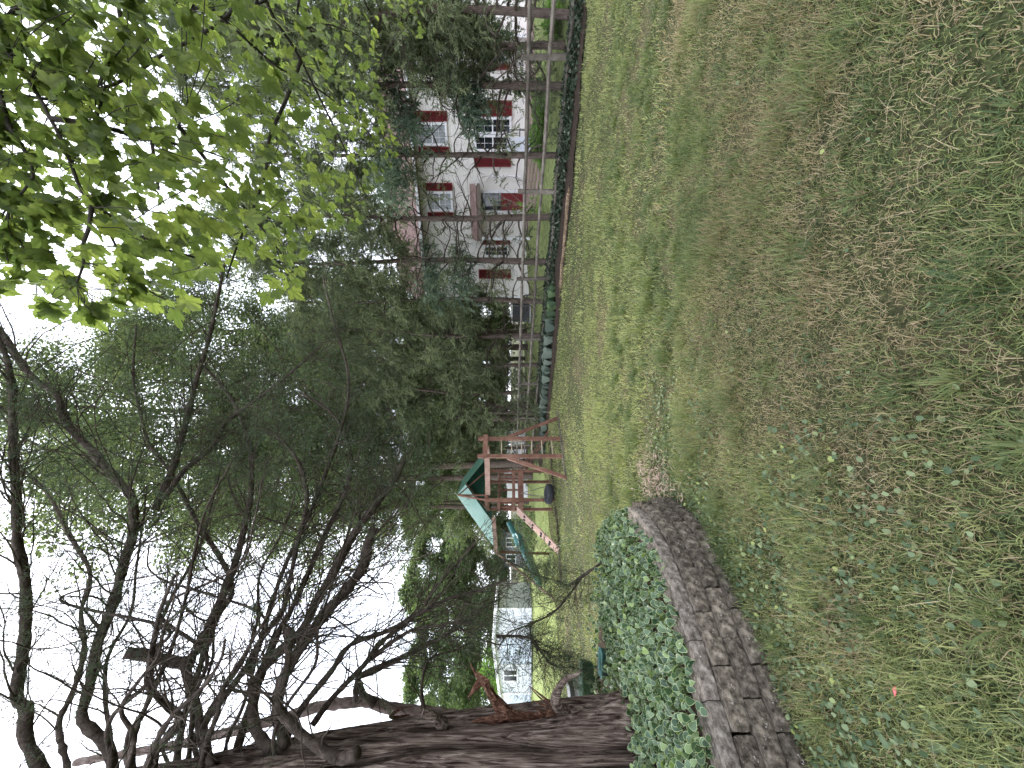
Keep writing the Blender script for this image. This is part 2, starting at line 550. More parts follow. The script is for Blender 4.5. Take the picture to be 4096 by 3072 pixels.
# ================================================================== leaf shapes
def leaf_shape(outline, inner=0.7, fold=0.12, curl=0.1):
    """outline: half outline [(x along, y half width)] from base to tip; returns verts, faces, rim"""
    up = [(x, y) for x, y in outline]
    ring = up + [(x, -y) for x, y in outline[-2:0:-1]]
    ring = np.array(ring); n = len(ring); c = ring.mean(0) * np.array((1, 0))
    inn = c + (ring - c) * inner
    P2 = np.vstack([ring, inn, c[None]])
    z = -fold * 0 + fold * np.abs(P2[:, 1]) - curl * P2[:, 0] ** 2
    V = np.c_[P2, z]
    i = np.arange(n); j = (i + 1) % n
    quads = np.stack([i, j, n + j, n + i], -1)
    tris = np.stack([n + i, n + j, np.full(n, 2 * n)], -1)
    rim = np.r_[np.ones(n), np.zeros(n + 1)]
    return V, [quads, tris], rim
def leaf_simple(outline, fold=0.3, curl=0.25):
    """two folded halves, six triangles"""
    ring = np.array(list(outline) + [(x, -y) for x, y in outline[-2:0:-1]])
    V = np.c_[ring, fold * np.abs(ring[:, 1]) - curl * ring[:, 0] ** 2]
    n = len(ring); h = len(outline) - 1
    return V, [np.arange(0, h + 1)[None], np.r_[np.arange(h, n), 0][None]], np.zeros(n)
def set_attr(me, name, vals):
    at = me.attributes.new(name, 'FLOAT', 'POINT'); at.data.foreach_set('value', np.asarray(vals, np.float32))
IVY_S = leaf_simple([(0, 0.0), (0.12, 0.3), (0.4, 0.38), (0.68, 0.24), (1.0, 0.0)])
IVY = leaf_shape([(0, 0.0), (0.1, 0.27), (0.35, 0.4), (0.65, 0.28), (1.0, 0.0)], 0.72, 0.35, 0.25)
ROUND = leaf_shape([(0.05, 0.0), (-0.05, 0.25), (0.2, 0.5), (0.6, 0.5), (0.9, 0.3), (1.0, 0.0)], 0.7, 0.15, 0.1)
ivy_mat = leafy('variegated_ivy', [(0, (0.02, 0.05, 0.024)), (0.5, (0.06, 0.11, 0.055)), (0.85, (0.13, 0.19, 0.1)), (1, (0.2, 0.28, 0.08))], 0.25, rough=0.4, spec=0.4, edge=((0.36, 0.43, 0.23), 0.55))
weed_mat = leafy('weed_leaf', [(0, (0.045, 0.08, 0.038)), (0.6, (0.11, 0.155, 0.08)), (0.9, (0.2, 0.25, 0.13)), (1, (0.3, 0.35, 0.11))], 0.3, rough=0.5)
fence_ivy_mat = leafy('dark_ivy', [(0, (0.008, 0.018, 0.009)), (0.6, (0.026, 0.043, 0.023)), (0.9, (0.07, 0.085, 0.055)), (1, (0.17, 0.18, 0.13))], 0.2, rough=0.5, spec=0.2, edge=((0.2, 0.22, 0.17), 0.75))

def leaf_field(shape, T, size, name, mat, parent=None, tilt=0.6, keep=0, keep_name='leaf', face=None):
    """scatter leaves; the keep nearest to the camera become objects of their own, the rest one part of kind stuff"""
    bv, bf, rim = shape
    N = len(T)
    az = rng.uniform(0, 2 * math.pi, N)
    X = np.stack([np.cos(az), np.sin(az), -np.abs(rng.normal(0, tilt, N))], -1)
    if face is not None:
        X = X + np.asarray(face)
    R = frames(X, rng.normal(0, 0.45, N)) * (size * rng.uniform(0.65, 1.3, N))[:, None, None]
    rnd = rng.random(N)
    order = np.argsort(np.hypot(T[:, 0], T[:, 1]))
    if keep:
        k = order[:keep]
        vars_ = []
        for q in range(5):
            me = np_mesh(keep_name, bv, bf, np.full(len(bv), (q + 0.5) / 5)); set_attr(me, 'rim', rim); me.materials.append(mat); vars_.append(me)
        base = np.array(parent.location) if parent else np.zeros(3)
        for a in k:
            o = link(keep_name, vars_[int(rnd[a] * 5)], parent)
            M = np.eye(4); M[:3, :3] = R[a]; M[:3, 3] = T[a] - base
            o.matrix_local = Matrix(M.tolist())
    rest = order[keep:]
    if len(rest) == 0:
        return None
    V, Fs, A = replicate(bv, bf, R[rest], T[rest], rnd[rest])
    if parent is not None:
        V = V - np.array(parent.location)
    o = mesh_obj(name, V, Fs, mat, parent, A, kind='stuff')
    set_attr(o.data, 'rim', np.tile(rim, len(rest)))
    return o

# ---- the ivy on the raised bed
N = 21000
x, y = rng.uniform(-5.6, -1.0, N), rng.uniform(1.2, 5.9, N)
k = in_poly(x, y, RAISED) & (x > -1.12 * y - 0.5) & (np.hypot(x + 3.62, y - 3.6) > 0.52)
hole = np.hypot((x + 3.35) / 1.3, y - 4.55) < 0.33
bare = (y > back_y(x) - 0.75) & (x < -2.15)
k &= ~hole & (~bare | (rng.random(N) < 0.12))
x, y = x[k], y[k]
mound = 0.05 + 0.13 * fbm(x * 2.2 + 5, y * 2.2) + 0.05 * rng.random(len(x))
edge_d = wall_dist(x, y)
k = edge_d > 0.09 + 0.1 * rng.random(len(x)); x, y, mound = x[k], y[k], mound[k]
T = np.stack([x, y, bed_z(x, y) + mound * (0.35 + 0.65 * rng.random(len(x)))], -1)
ivy = empty('ivy', (-2.6, 3.6, 0.4))
tag(ivy, 'dense variegated ivy with pale leaf margins covering the raised bed', 'ivy')
leaf_field(IVY, T, 0.055, 'foliage', ivy_mat, ivy, 0.75, keep=300, face=(0.15, -0.25, -0.2))

# ---- weeds and vines on the lawn at the foot of the wall
N = 30000
x, y = rng.uniform(-3, 2.6, N), rng.uniform(1.0, 4.6, N)
dw = wall_dist(x, y)
dens = np.exp(-dw / 0.2) * 1.0 + 0.75 * smooth(0.46, 0.6, fbm(x * 1.5 + 3, y * 1.5 + 8)) * smooth(0.7, -0.7, x) * smooth(2.2, 0.4, dw) + 0.005 + 0.35 * np.exp(-((x + 0.75) ** 2 + (y - 3.6) ** 2) / 0.3)
k = (~in_poly(x, y, RAISED)) & (dw > 0.04) & (rng.random(N) < dens) & (np.abs(x) < 1.15 * y + 0.4)
x, y, dw = x[k], y[k], dw[k]
T = np.stack([x, y, ground_z(x, y) + 0.008 + 0.04 * rng.random(len(x))], -1)
weeds = empty('lawn_weed', (-1.0, 2.0, 0))
tag(weeds, 'low round-leaved weeds spreading over the lawn below the block wall', 'weeds')
leaf_field(ROUND, T, 0.021, 'foliage', weed_mat, weeds, 0.5, keep=300)

# ---- dark ivy under the rail fence
N = 13000
t, s = rng.uniform(-3.5, 12.5, N), rng.uniform(-1.7, 1.0, N)
q = F0 + t[:, None] * FD + s[:, None] * FN
k = (in_poly(q[:, 0], q[:, 1], LAWN_EDGE + [tuple(fence_pt(tt, 1.0)) for tt in (16, 8, 0, -5)])) & (s > np.where(t < 6.5, -0.75 - 0.5 * fbm(t * 1.1, t * 0 + 2.0), -1.3))
q, s, t = q[k], s[k], t[k]
hgt = 0.04 + (0.2 * np.exp(-(s / 0.35) ** 2) * (0.35 + 0.65 * fbm(t * 1.5, t * 0)) + 0.1) * rng.random(len(q))
T = np.c_[q, ground_z(q[:, 0], q[:, 1]) + hgt]
fivy = empty('fence_ivy', (5.0, 11.5, 0))
tag(fivy, 'dark ivy creeping over the ground along the foot of the rail fence', 'ivy')
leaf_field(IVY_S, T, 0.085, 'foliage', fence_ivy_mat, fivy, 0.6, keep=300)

# ================================================================== grass
def grass_field(name, N, ymin, ymax, length, width, seg, mat, side=1.12, extra=None, label=None, tussock=0):
    u = rng.random(N)
    y = np.sqrt(ymin ** 2 + u * (ymax ** 2 - ymin ** 2))
    x = rng.uniform(-1, 1, N) * (side * y + 0.4)
    if tussock:
        cy_ = np.sqrt(ymin ** 2 + rng.random(tussock) * (ymax ** 2 - ymin ** 2)); cx_ = rng.uniform(-1, 1, tussock) * (side * cy_ + 0.4)
        own = rng.integers(0, tussock, N); ox, oy = rng.normal(0, 0.035, N), rng.normal(0, 0.035, N)
        x, y = cx_[own] + ox, cy_[own] + oy
        out_az = np.arctan2(oy, ox); shade = rng.random(tussock)[own]
    bald = smooth(0.50, 0.64, fbm(x * 0.9 + 7, y * 0.9 + 3, 0.5, 4)); bp_ = bare_patch(x, y); bald = np.maximum(bald, 1.3 * bp_)
    k = (~in_poly(x, y, RAISED)) & (~in_poly(*wobble(x, y), BED)) & (rng.random(N) > 0.32 * bald * (0.3 + 0.7 * smooth(5.5, 2.5, y)))
    t, s = fence_ts(x, y)
    k &= rng.random(N) > 0.55 * bp_
    k &= (s < -0.2) & (wall_dist(x, y) > 0.03)
    k &= _strip_d(x, y) > 0.22
    x, y, bald = x[k], y[k], bald[k]
    if tussock:
        out_az, shade = out_az[k], shade[k]
    if extra is not None:
        kk = extra(x, y); x, y, bald = x[kk], y[kk], bald[kk]
    n = len(x)
    tuft = smooth(0.55, 0.75, fbm(x * 2.6 + 50, y * 2.6 + 20, 0.1, 3))
    L = length * rng.uniform(0.4, 1.25, n) * (1 + 1.1 * tuft) * (1 - 0.3 * bald)
    W = width * rng.uniform(0.6, 1.3, n)
    az = rng.uniform(0, 2 * math.pi, n) + fbm(x * 1.7, y * 1.7) * 5
    if tussock:
        az = out_az + rng.normal(0, 0.5, n)
    lean = np.clip(np.abs(rng.normal(0.75, 0.4, n)), 0.1, 1.45) * (1 + 0.25 * bald)
    d = np.stack([np.cos(az), np.sin(az)], -1); pr = np.stack([-d[:, 1], d[:, 0]], -1)
    base = np.stack([x, y, ground_z(x, y) - 0.004], -1)
    rows = []
    for q in range(seg + 1):
        f = q / seg
        a = lean * (0.35 + 0.75 * f)
        hx = L * f * np.sin(a); hz = L * f * np.cos(a)
        c = base.copy(); c[:, :2] += d * hx[:, None]; c[:, 2] += np.maximum(hz, 0.006 * f)
        if q == seg:
            rows.append(c[:, None])
        else:
            w = (W * (1 - 0.55 * f) / 2)[:, None]
            l, r = c.copy(), c.copy()
            l[:, :2] -= pr * w; r[:, :2] += pr * w
            rows.append(np.stack([l, r], 1))
    V = np.concatenate(rows, 1); m = V.shape[1]
    off = (np.arange(n) * m)[:, None]
    Fs = []
    for q in range(seg - 1):
        Fs.append(off + np.array([[2 * q, 2 * q + 1, 2 * q + 3, 2 * q + 2]]))
    Fs.append(off + np.array([[2 * (seg - 1), 2 * seg - 1, 2 * seg]]))
    drypatch = 0.9 * bare_patch(x, y) * (1 + smooth(2.2, 6.0, y)) + 0.28 * np.minimum(bald, 1) + 0.42 * smooth(0.45, 0.62, fbm(x * 0.75 + 90, y * 0.75 + 70, 0.2, 4)) * smooth(9, 1.5, y) * smooth(-1.9, 0.6, x)
    dry = (rng.random(n) < (0.07 + drypatch) * (0.35 + 0.65 * smooth(5.0, 2.2, y)))
    r = np.where(dry, 0.78 + 0.22 * rng.random(n), 0.7 * np.clip(0.85 * rng.random(n) + 0.7 * fbm(x * 0.8 + 200, y * 0.8 + 100, 0, 3) - 0.28 + 0.22 * smooth(2.5, 6.0, y), 0, 1))
    if tussock:
        r = np.clip(0.28 * shade + 0.22 * rng.random(n), 0, 0.7)
    o = mesh_obj(name, V.reshape(-1, 3), Fs, mat, None, np.repeat(r, m), kind='stuff')
    return tag(o, label, 'grass')
grass_mat = leafy('grass_blade', [(0, (0.035, 0.066, 0.026)), (0.2, (0.085, 0.118, 0.044)), (0.45, (0.185, 0.215, 0.082)), (0.7, (0.36, 0.375, 0.155)), (0.78, (0.17, 0.135, 0.07)), (1, (0.38, 0.305, 0.185))], 0.3, rough=0.6)
grass_field('grass', 215000, 0.95, 3.6, 0.058, 0.0038, 2, grass_mat, label='near lawn of short mixed green and dry grass')
grass_field('grass', 140000, 3.6, 8.0, 0.06, 0.0105, 1, grass_mat, side=1.08, label='middle of the lawn, green with straw patches')
grass_field('grass', 200000, 8.0, 20.0, 0.055, 0.02, 1, grass_mat, side=1.05, extra=lambda x, y: x > -14, label='far bright green lawn around the swing set')

# ---- the neighbour's mown lawn, left and far, its brighter light put into the colour
brightened_turf = surf('brightened_turf', [(0.3, (0.1, 0.125, 0.045)), (0.5, (0.18, 0.215, 0.08)), (0.7, (0.28, 0.31, 0.12))], 6, detail=9, bump=0.5, bscale=30, coord='World', rough=0.95, spec=0.05)  # turf brightened in colour for the stronger light on the far lawn
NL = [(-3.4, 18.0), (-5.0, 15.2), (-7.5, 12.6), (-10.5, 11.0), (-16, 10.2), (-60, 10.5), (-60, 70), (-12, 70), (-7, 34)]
sheet('lit_neighbour_lawn', lambda X, Y: in_poly(*wobble(X, Y, 0.5), NL), -60, -2, 9, 68, 0.35, lambda X, Y: ground_z(X, Y) + 0.012, brightened_turf, 'green mown lawn around the white shed, brightened in colour for the light on it')

# ---- long dry straws lying in the near grass
n_ = 11000
y = np.sqrt(0.95 ** 2 + rng.random(n_) * (4.2 ** 2 - 0.95 ** 2)); x = rng.uniform(-1, 1, n_) * (1.1 * y + 0.3)
k = (~in_poly(x, y, RAISED)) & (rng.random(n_) < 0.06 + 0.25 * smooth(0.42, 0.66, fbm(x * 0.9 + 7, y * 0.9 + 3, 0.5, 4)) * smooth(-1.6, 0.6, x) + 0.8 * bare_patch(x, y))
x, y = x[k], y[k]; n_ = len(x)
bv = np.array(((0, -0.5, 0), (0, 0.5, 0), (0.5, 0.5, 0.09), (0.5, -0.5, 0.09), (1, 0.3, 0.0), (1, -0.3, 0.0))) * np.array((1, 0.011, 1))
V, Fs, A_ = replicate(bv, np.array([[0, 1, 2, 3], [3, 2, 4, 5]]), frames(np.c_[rng.normal(size=(n_, 2)), rng.normal(0.05, 0.12, n_)]) * rng.uniform(0.05, 0.15, n_)[:, None, None], np.c_[x, y, ground_z(x, y) + rng.uniform(0.015, 0.06, n_)])
tag(mesh_obj('dry_straw', V, Fs, leafy('dry_straw', [(0, (0.16, 0.12, 0.075)), (1, (0.42, 0.34, 0.22))], 0.15), None, A_, kind='stuff'), 'loose dry straws lying over the near lawn', 'straw')

grass_field('grass_tuft', 44000, 1.0, 6.0, 0.105, 0.005, 2, grass_mat, label='dark longer tussocks of grass standing in the near lawn', tussock=460)
sheet('yard_lawn', lambda X, Y: (fence_ts(X, Y)[1] > 1.0) & (fence_ts(X, Y)[0] > -6) & (fence_ts(X, Y)[0] < 26), -8, 24, 6, 40, 0.3, lambda X, Y: ground_z(X, Y) + 0.01, brightened_turf, 'green lawn between the rail fence and the white house')


def chain_loc(o):
    l = np.zeros(3)
    while o is not None:
        l += np.array(o.location); o = o.parent
    return l
def wb(mb, name, mat, parent, flat=True, kind=None):
    """build geometry given in world coordinates under an unrotated parent"""
    return mesh_obj(name, np.vstack(mb.V) - chain_loc(parent), mb.F, mat, parent, np.concatenate(mb.A), flat, kind)

# ================================================================== split-rail fence with wire mesh
gray_wood = surf('weathered_wood', [(0.25, (0.05, 0.042, 0.034)), (0.5, (0.13, 0.112, 0.09)), (0.75, (0.24, 0.21, 0.175))], 3, (1, 1, 1), 0.9, bump=0.5, bscale=14, coord='World', objvar=0.22, spec=0.1, dist=1.0)
wire_mat = plain('wire', (0.09, 0.085, 0.08), 0.5, 0.4, 0.6)
fence = empty('rail_fence', (*fence_pt(0), 0))
tag(fence, 'weathered split rail fence with wire mesh in front of the white house', 'fence')
SP = 3.2
for i in range(-1, 8):
    p = fence_pt(i * SP); z0 = float(ground_z(*p))
    mb = MB()
    a = math.atan2(FD[1], FD[0])
    lean = random.uniform(-0.02, 0.02)
    pts = [(0, 0, -0.2), (0.0, 0, 0.35), (lean, lean * 0.5, 0.8), (lean * 1.6, lean, 1.29 + random.uniform(-0.03, 0.03))]
    for q, (hw, hd) in enumerate(((0.062, 0.05), (0.066, 0.05), (0.06, 0.047), (0.057, 0.044))):
        for sx, sy in ((-1, -0.7), (-0.7, -1), (0.7, -1), (1, -0.7), (1, 0.7), (0.7, 1), (-0.7, 1), (-1, 0.7)):
            v = rotz(a) @ np.array((sx * hw + random.uniform(-0.004, 0.004), sy * hd + random.uniform(-0.003, 0.003), 0)) + np.array(pts[q])
            mb.V.append((v + np.array((p[0], p[1], z0)))[None]); mb.A.append(np.array([0.5])); mb.n += 1
    k = np.arange(8)
    for q in range(3):
        mb.F.append(np.stack([q * 8 + k, q * 8 + (k + 1) % 8, q * 8 + 8 + (k + 1) % 8, q * 8 + 8 + k], -1))
    mb.F.append(np.arange(24, 32)[None])
    wb(mb, 'post', gray_wood, fence)
    if i < 7:
        p1 = fence_pt((i + 1) * SP); z1 = float(ground_z(*p1))
        for zr in (1.1, 0.60, 0.15):
            mb = MB()
            A = np.array((*(p - FD * 0.1), z0 + zr)); B = np.array((*(p1 + FD * 0.1), z1 + zr))
            C = (A + B) / 2 + np.array((0, 0, random.uniform(-0.03, 0.01)))
            L = spline([A, A + (B - A) * 0.08 + (0, 0, 0.0), C, A + (B - A) * 0.92, B], 0.3)
            f = np.linspace(0, 1, len(L)); r = 0.052 * np.minimum(1, 0.5 + 4 * np.minimum(f, 1 - f)) * (1 + 0.1 * np.sin(f * 17 + i))
            mb.tube(L + rng.normal(0, 0.004, L.shape), r, 7)
            wb(mb, 'rail', gray_wood, fence, flat=True)
mb = MB()
W0, W1 = -1.6, 17.0
for z in np.arange(0.03, 1.15, 0.1):
    pts = [np.array((*fence_pt(t, -0.066), float(ground_z(*fence_pt(t))) + z)) for t in np.arange(W0, W1, 0.8)]
    mb.tube(pts, 0.0013, 3, cap=False)
for t in np.arange(W0, W1, 0.06):
    p = fence_pt(t, -0.066); zz = float(ground_z(*p))
    mb.tube([(p[0], p[1], zz), (p[0], p[1], zz + 1.13)], 0.0012, 3, cap=False)
wb(mb, 'wire_mesh', wire_mat, fence, kind='stuff')

# ================================================================== the white house
HO, HU, HN = np.array((4.49, 19.8)), np.array((0.894, -0.448)), np.array((0.448, 0.894))
HZ = 0.92
def hp(xi, yi, off=0.0):
    """photograph pixel -> facade coordinates (along, up) on the plane off metres in front of the wall"""
    k = (CY - yi) / FX
    d = (HO @ HN - off) / (k * HN[0] + HN[1])
    p = np.array((k * d, d)) - HO
    return float(p @ HU), float(EYE + (CX - xi) / FX * d - HZ)
siding_mat = surf('cream_siding', [(0.3, (0.7, 0.67, 0.63)), (0.7, (0.8, 0.77, 0.73))], 2.5, rough=0.6, spec=0.3, objvar=0.03)
white_mat = plain('white_trim', (0.78, 0.78, 0.8), 0.5, var=0.05)
maroon_mat = surf('maroon_paint', [(0.3, (0.13, 0.012, 0.016)), (0.7, (0.2, 0.022, 0.026))], 6, rough=0.55)
glass_mat = plain('window_glass', (0.018, 0.022, 0.028), 0.06, 0.8, var=0.4)
curtain_mat = plain('pale_window', (0.32, 0.34, 0.35), 0.15, 0.6, var=0.25, scale=5)
shingle_mat = surf('rosy_shingle', [(0.25, (0.17, 0.115, 0.1)), (0.5, (0.27, 0.185, 0.165)), (0.75, (0.36, 0.26, 0.235))], 20, bump=0.4, rough=0.95, spec=0.1, islandvar=0.16)
soffit_mat = plain('brown_soffit', (0.2, 0.17, 0.14), 0.8, 0.2)
house = empty('house', (HO[0], HO[1], HZ), math.atan2(HU[1], HU[0]))
tag(house, 'two-storey white clapboard house with maroon shutters behind the rail fence', 'house')
HL, HH, HD = 9.9, 4.85, 7.0
def hb(mb, name, mat, parent=None, flat=True, kind=None):
    return mb.build(name, mat, parent or house, flat, kind)
hb(MB().box((HL / 2, HD / 2 + 0.03, HH / 2 - 0.4), (HL, HD, HH + 0.8)), 'wall', siding_mat)
_b = MB(); _w = 0.118
_b.add([(0, 0, 0), (HL, 0, 0), (HL, -0.026, 0), (0, -0.026, 0), (0, 0.0, _w), (HL, 0.0, _w), (HL, -0.004, _w), (0, -0.004, _w)],
       np.array([[0, 1, 2, 3], [4, 7, 6, 5], [3, 2, 6, 7], [0, 4, 5, 1], [0, 3, 7, 4], [1, 5, 6, 2]]))
_bm = np_mesh('clapboard', np.vstack(_b.V), _b.F, None, True); _bm.materials.append(siding_mat)
for i in range(44):
    o = link('clapboard', _bm, house); o.location = (0, 0.028, i * 0.11)
hb(MB().box((-0.03, 0.0, HH / 2), (0.1, 0.12, HH)), 'corner_trim', white_mat)
hb(MB().box((HL + 0.03, 0.0, HH / 2), (0.1, 0.12, HH)), 'corner_trim', white_mat)
# roof: courses of shingles, gutter and soffit
def roof_slab(x0, x1, y0, z0, y1, z1, name, parent=None):
    mb = MB(); n = max(4, int(math.hypot(y1 - y0, z1 - z0) / 0.15))
    for i in range(n):
        fa, fb = i / n, (i + 1.25) / n
        ya, za = y0 + (y1 - y0) * fa, z0 + (z1 - z0) * fa
        yb, zb_ = y0 + (y1 - y0) * min(fb, 1), z0 + (z1 - z0) * min(fb, 1)
        xs = np.arange(x0, x1, 0.3) + (0.15 if i % 2 else 0)
        for x in xs:
            xa, xb = max(x0, x), min(x1, x + 0.29)
            if xb - xa < 0.04: continue
            mb.add([(xa, ya, za + 0.035), (xb, ya, za + 0.035), (xb, yb, zb_ + 0.02), (xa, yb, zb_ + 0.02), (xa, ya, za + 0.01), (xb, ya, za + 0.01)],
                   [np.array([[0, 1, 2, 3], [4, 5, 1, 0]])], random.random())
    mb.box(((x0 + x1) / 2, (y0 + y1) / 2, (z0 + z1) / 2 - 0.04), (x1 - x0 - 0.02, math.hypot(y1 - y0, z1 - z0) - 0.02, 0.06),
           np.array(((1, 0, 0), (0, math.cos(math.atan2(z1 - z0, y1 - y0)), -math.sin(math.atan2(z1 - z0, y1 - y0))), (0, math.sin(math.atan2(z1 - z0, y1 - y0)), math.cos(math.atan2(z1 - z0, y1 - y0))))))
    return hb(mb, name, shingle_mat, parent, kind='stuff')
roof_slab(-0.3, HL + 0.3, -0.45, HH - 0.05, HD / 2, HH + 2.3, 'roof')
roof_slab(-0.3, HL + 0.3, HD + 0.45, HH - 0.05, HD / 2, HH + 2.3, 'roof')
hb(MB().box((HL / 2, -0.2, HH - 0.06), (HL + 0.5, 0.42, 0.04)), 'soffit', soffit_mat)
hb(MB().box((HL / 2, -0.5, HH - 0.06), (HL + 0.6, 0.11, 0.11)), 'gutter', white_mat)
for gx in (0.0, HL):
    hb(MB().add([(gx, 0.05, HH), (gx, HD, HH), (gx, HD / 2, HH + 2.2), (gx + 0.04, 0.05, HH), (gx + 0.04, HD, HH), (gx + 0.04, HD / 2, HH + 2.2)], [np.array([[0, 1, 2], [3, 5, 4]]), np.array([[0, 2, 5, 3], [1, 4, 5, 2]])]), 'gable', siding_mat)
hb(MB().box((3.0, HD / 2 + 0.4, HH + 2.4), (0.7, 0.6, 1.3)), 'chimney', shingle_mat)

def window(x0, x1, z0, z1, cols, rows, mat, sashes=2, cassette=0.09):
    mb = MB(); t = cassette
    y = -0.03
    for c, s in (((x0 + x1) / 2, z1 - t / 2), ((x1 - x0), t)), (((x0 + x1) / 2, z0 + t / 2), ((x1 - x0) + 0.06, t)):
        mb.box((c[0], y, c[1]), (s[0], 0.08, s[1]))
    for xx in (x0 + t / 2, x1 - t / 2):
        mb.box((xx, y, (z0 + z1) / 2), (t, 0.076, z1 - z0 - 2 * t))
    w = hb(mb, 'window', white_mat)
    ix0, ix1, iz0, iz1 = x0 + t, x1 - t, z0 + t, z1 - t
    m = MB()
    if sashes == 2:
        m.box(((ix0 + ix1) / 2, -0.022, (iz0 + iz1) / 2), (ix1 - ix0, 0.05, 0.055))
    for c in range(1, cols):
        m.box((ix0 + (ix1 - ix0) * c / cols, -0.014, (iz0 + iz1) / 2), (0.014, 0.03, iz1 - iz0))
    for r in range(1, rows):
        if not (sashes == 2 and r * 2 == rows):
            m.box(((ix0 + ix1) / 2, -0.0145, iz0 + (iz1 - iz0) * r / rows), (ix1 - ix0, 0.03, 0.014))
    hb(m, 'muntin', white_mat, w)
    for c in range(cols):
        for r in range(rows):
            hb(MB().box((ix0 + (ix1 - ix0) * (c + 0.5) / cols, -0.002, iz0 + (iz1 - iz0) * (r + 0.5) / rows), ((ix1 - ix0) / cols - 0.004, 0.012, (iz1 - iz0) / rows - 0.004)), 'pane', mat, w)
    return w
def shutter(x0, x1, z0, z1):
    mb = MB(); f = 0.045
    for a, b in ((z0, z0 + f), (z1 - f, z1), ((z0 + z1) / 2 - f / 2, (z0 + z1) / 2 + f / 2)):
        mb.box(((x0 + x1) / 2, -0.035, (a + b) / 2), (x1 - x0 - 2 * f, 0.044, b - a))
    for xx in (x0 + f / 2, x1 - f / 2):
        mb.box((xx, -0.035, (z0 + z1) / 2), (f, 0.046, z1 - z0))
    for z in np.arange(z0 + f + 0.02, z1 - f, 0.04):
        mb.box(((x0 + x1) / 2, -0.033, z), (x1 - x0 - 2 * f, 0.034, 0.012), np.array(((1, 0, 0), (0, 0.8, 0.6), (0, -0.6, 0.8))))
    mb.box(((x0 + x1) / 2, -0.013, (z0 + z1) / 2), (x1 - x0 - 2 * f, 0.01, z1 - z0 - 2 * f))
    return hb(mb, 'shutter', maroon_mat)
def px_rect(xa, xb, ya, yb, off=0.0):
    a, b = hp(xa, (ya + yb) / 2, off), hp(xb, (ya + yb) / 2, off)
    l, r = hp(xa, yb, off)[0], hp(xa, ya, off)[0]
    return l, r, b[1], a[1]
# ground floor: the pair of windows and its shutters
l, r, z0, z1 = px_rect(1896, 2046, 469, 606)
mid = (l + r) / 2
window(l, mid - 0.01, z0, z1, 2, 4, glass_mat); window(mid + 0.01, r, z0, z1, 2, 4, glass_mat)
shutter(*px_rect(1897, 2048, 402, 466)); shutter(*px_rect(1897, 2044, 610, 668))
# upper floor
window(*px_rect(1668, 1790, 490, 584), 3, 4, curtain_mat); shutter(*px_rect(1660, 1788, 444, 487)); shutter(*px_rect(1676, 1797, 587, 625))
window(*px_rect(1706, 1812, 766, 846), 3, 4, curtain_mat); shutter(*px_rect(1692, 1810, 731, 763)); shutter(*px_rect(1712, 1815, 849, 880))
# ground floor left
window(*px_rect(1936, 2036, 981, 1027), 2, 4, glass_mat); shutter(*px_rect(1932, 2040, 951, 978)); shutter(*px_rect(1915, 2043, 1077, 1114))
# right end: narrow corner bay
window(*px_rect(1640, 1740, 232, 262), 2, 4, curtain_mat); shutter(*px_rect(1640, 1745, 264, 290)); window(*px_rect(1900, 2030, 222, 252), 2, 4, glass_mat); shutter(*px_rect(1960, 2040, 236 + 20, 280))
# door under the porch roof
l, r, z0, z1 = px_rect(1926, 2088, 772, 842)
z0 = -0.05
mb = MB()
for xx in (l - 0.06, r + 0.06):
    mb.box((xx, -0.025, (z0 + z1) / 2), (0.12, 0.08, z1 - z0))
mb.box(((l + r) / 2, -0.025, z1 + 0.06), (r - l + 0.24, 0.084, 0.12))
hb(mb, 'door_frame', white_mat)
dz = z0 + (z1 - z0) * 0.55
dr = hb(MB().box(((l + r) / 2, -0.015, (z0 + dz) / 2), (r - l - 0.004, 0.05, dz - z0)), 'door', maroon_mat)
hb(MB().box(((l + r) / 2, -0.01, (dz + z1) / 2), (r - l - 0.004, 0.04, z1 - dz - 0.004)), 'pane', glass_mat, dr)
hb(MB().box((l + 0.1, -0.055, dz - 0.12), (0.03, 0.05, 0.12)), 'handle', wire_mat, dr)
# porch roof and post
pl, pr = hp(1900, 955)[0], hp(1900, 735)[0]
pzl = hp(1905, 850, 1.3)[1]
roof_slab(pl, pr, -0.95, pzl, 0.05, pzl + 0.36, 'porch_roof')
hb(MB().box(((pl + pr) / 2, -0.93, pzl - 0.1), (pr - pl, 0.08, 0.13)), 'porch_beam', soffit_mat)
hb(MB().box(((pl + pr) / 2, -0.46, pzl - 0.08), (pr - pl - 0.1, 0.82, 0.03)), 'porch_ceiling', soffit_mat)
for xx in (pl + 0.1,):
    hb(MB().box((xx, -0.9, (pzl - 0.2) / 2 - 0.15), (0.13, 0.13, pzl + 0.1)), 'porch_post', white_mat)
hb(MB().tube(spline([(pr - 0.05, -1.0, pzl), (pr + 0.15, -0.6, pzl - 0.15), (pr + 0.3, -0.12, pzl - 0.35), (pr + 0.3, -0.09, 1.0), (pr + 0.3, -0.09, 0.1)], 0.2), 0.035, 8), 'downspout', white_mat)
# right wing, set forward
wing = MB().box((HL + 1.6, 1.0, 2.3), (2.9, 4.0, 5.4))
hb(wing, 'wing', siding_mat)
for i in range(44):
    o = link('clapboard', _bm, house); o.location = (HL + 0.15, -1.0 + 0.028, i * 0.11); o.scale = (0.293, 1, 1)
hb(MB().box((HL + 0.12, -1.02, 2.3), (0.1, 0.1, 5.0)), 'corner_trim', white_mat)

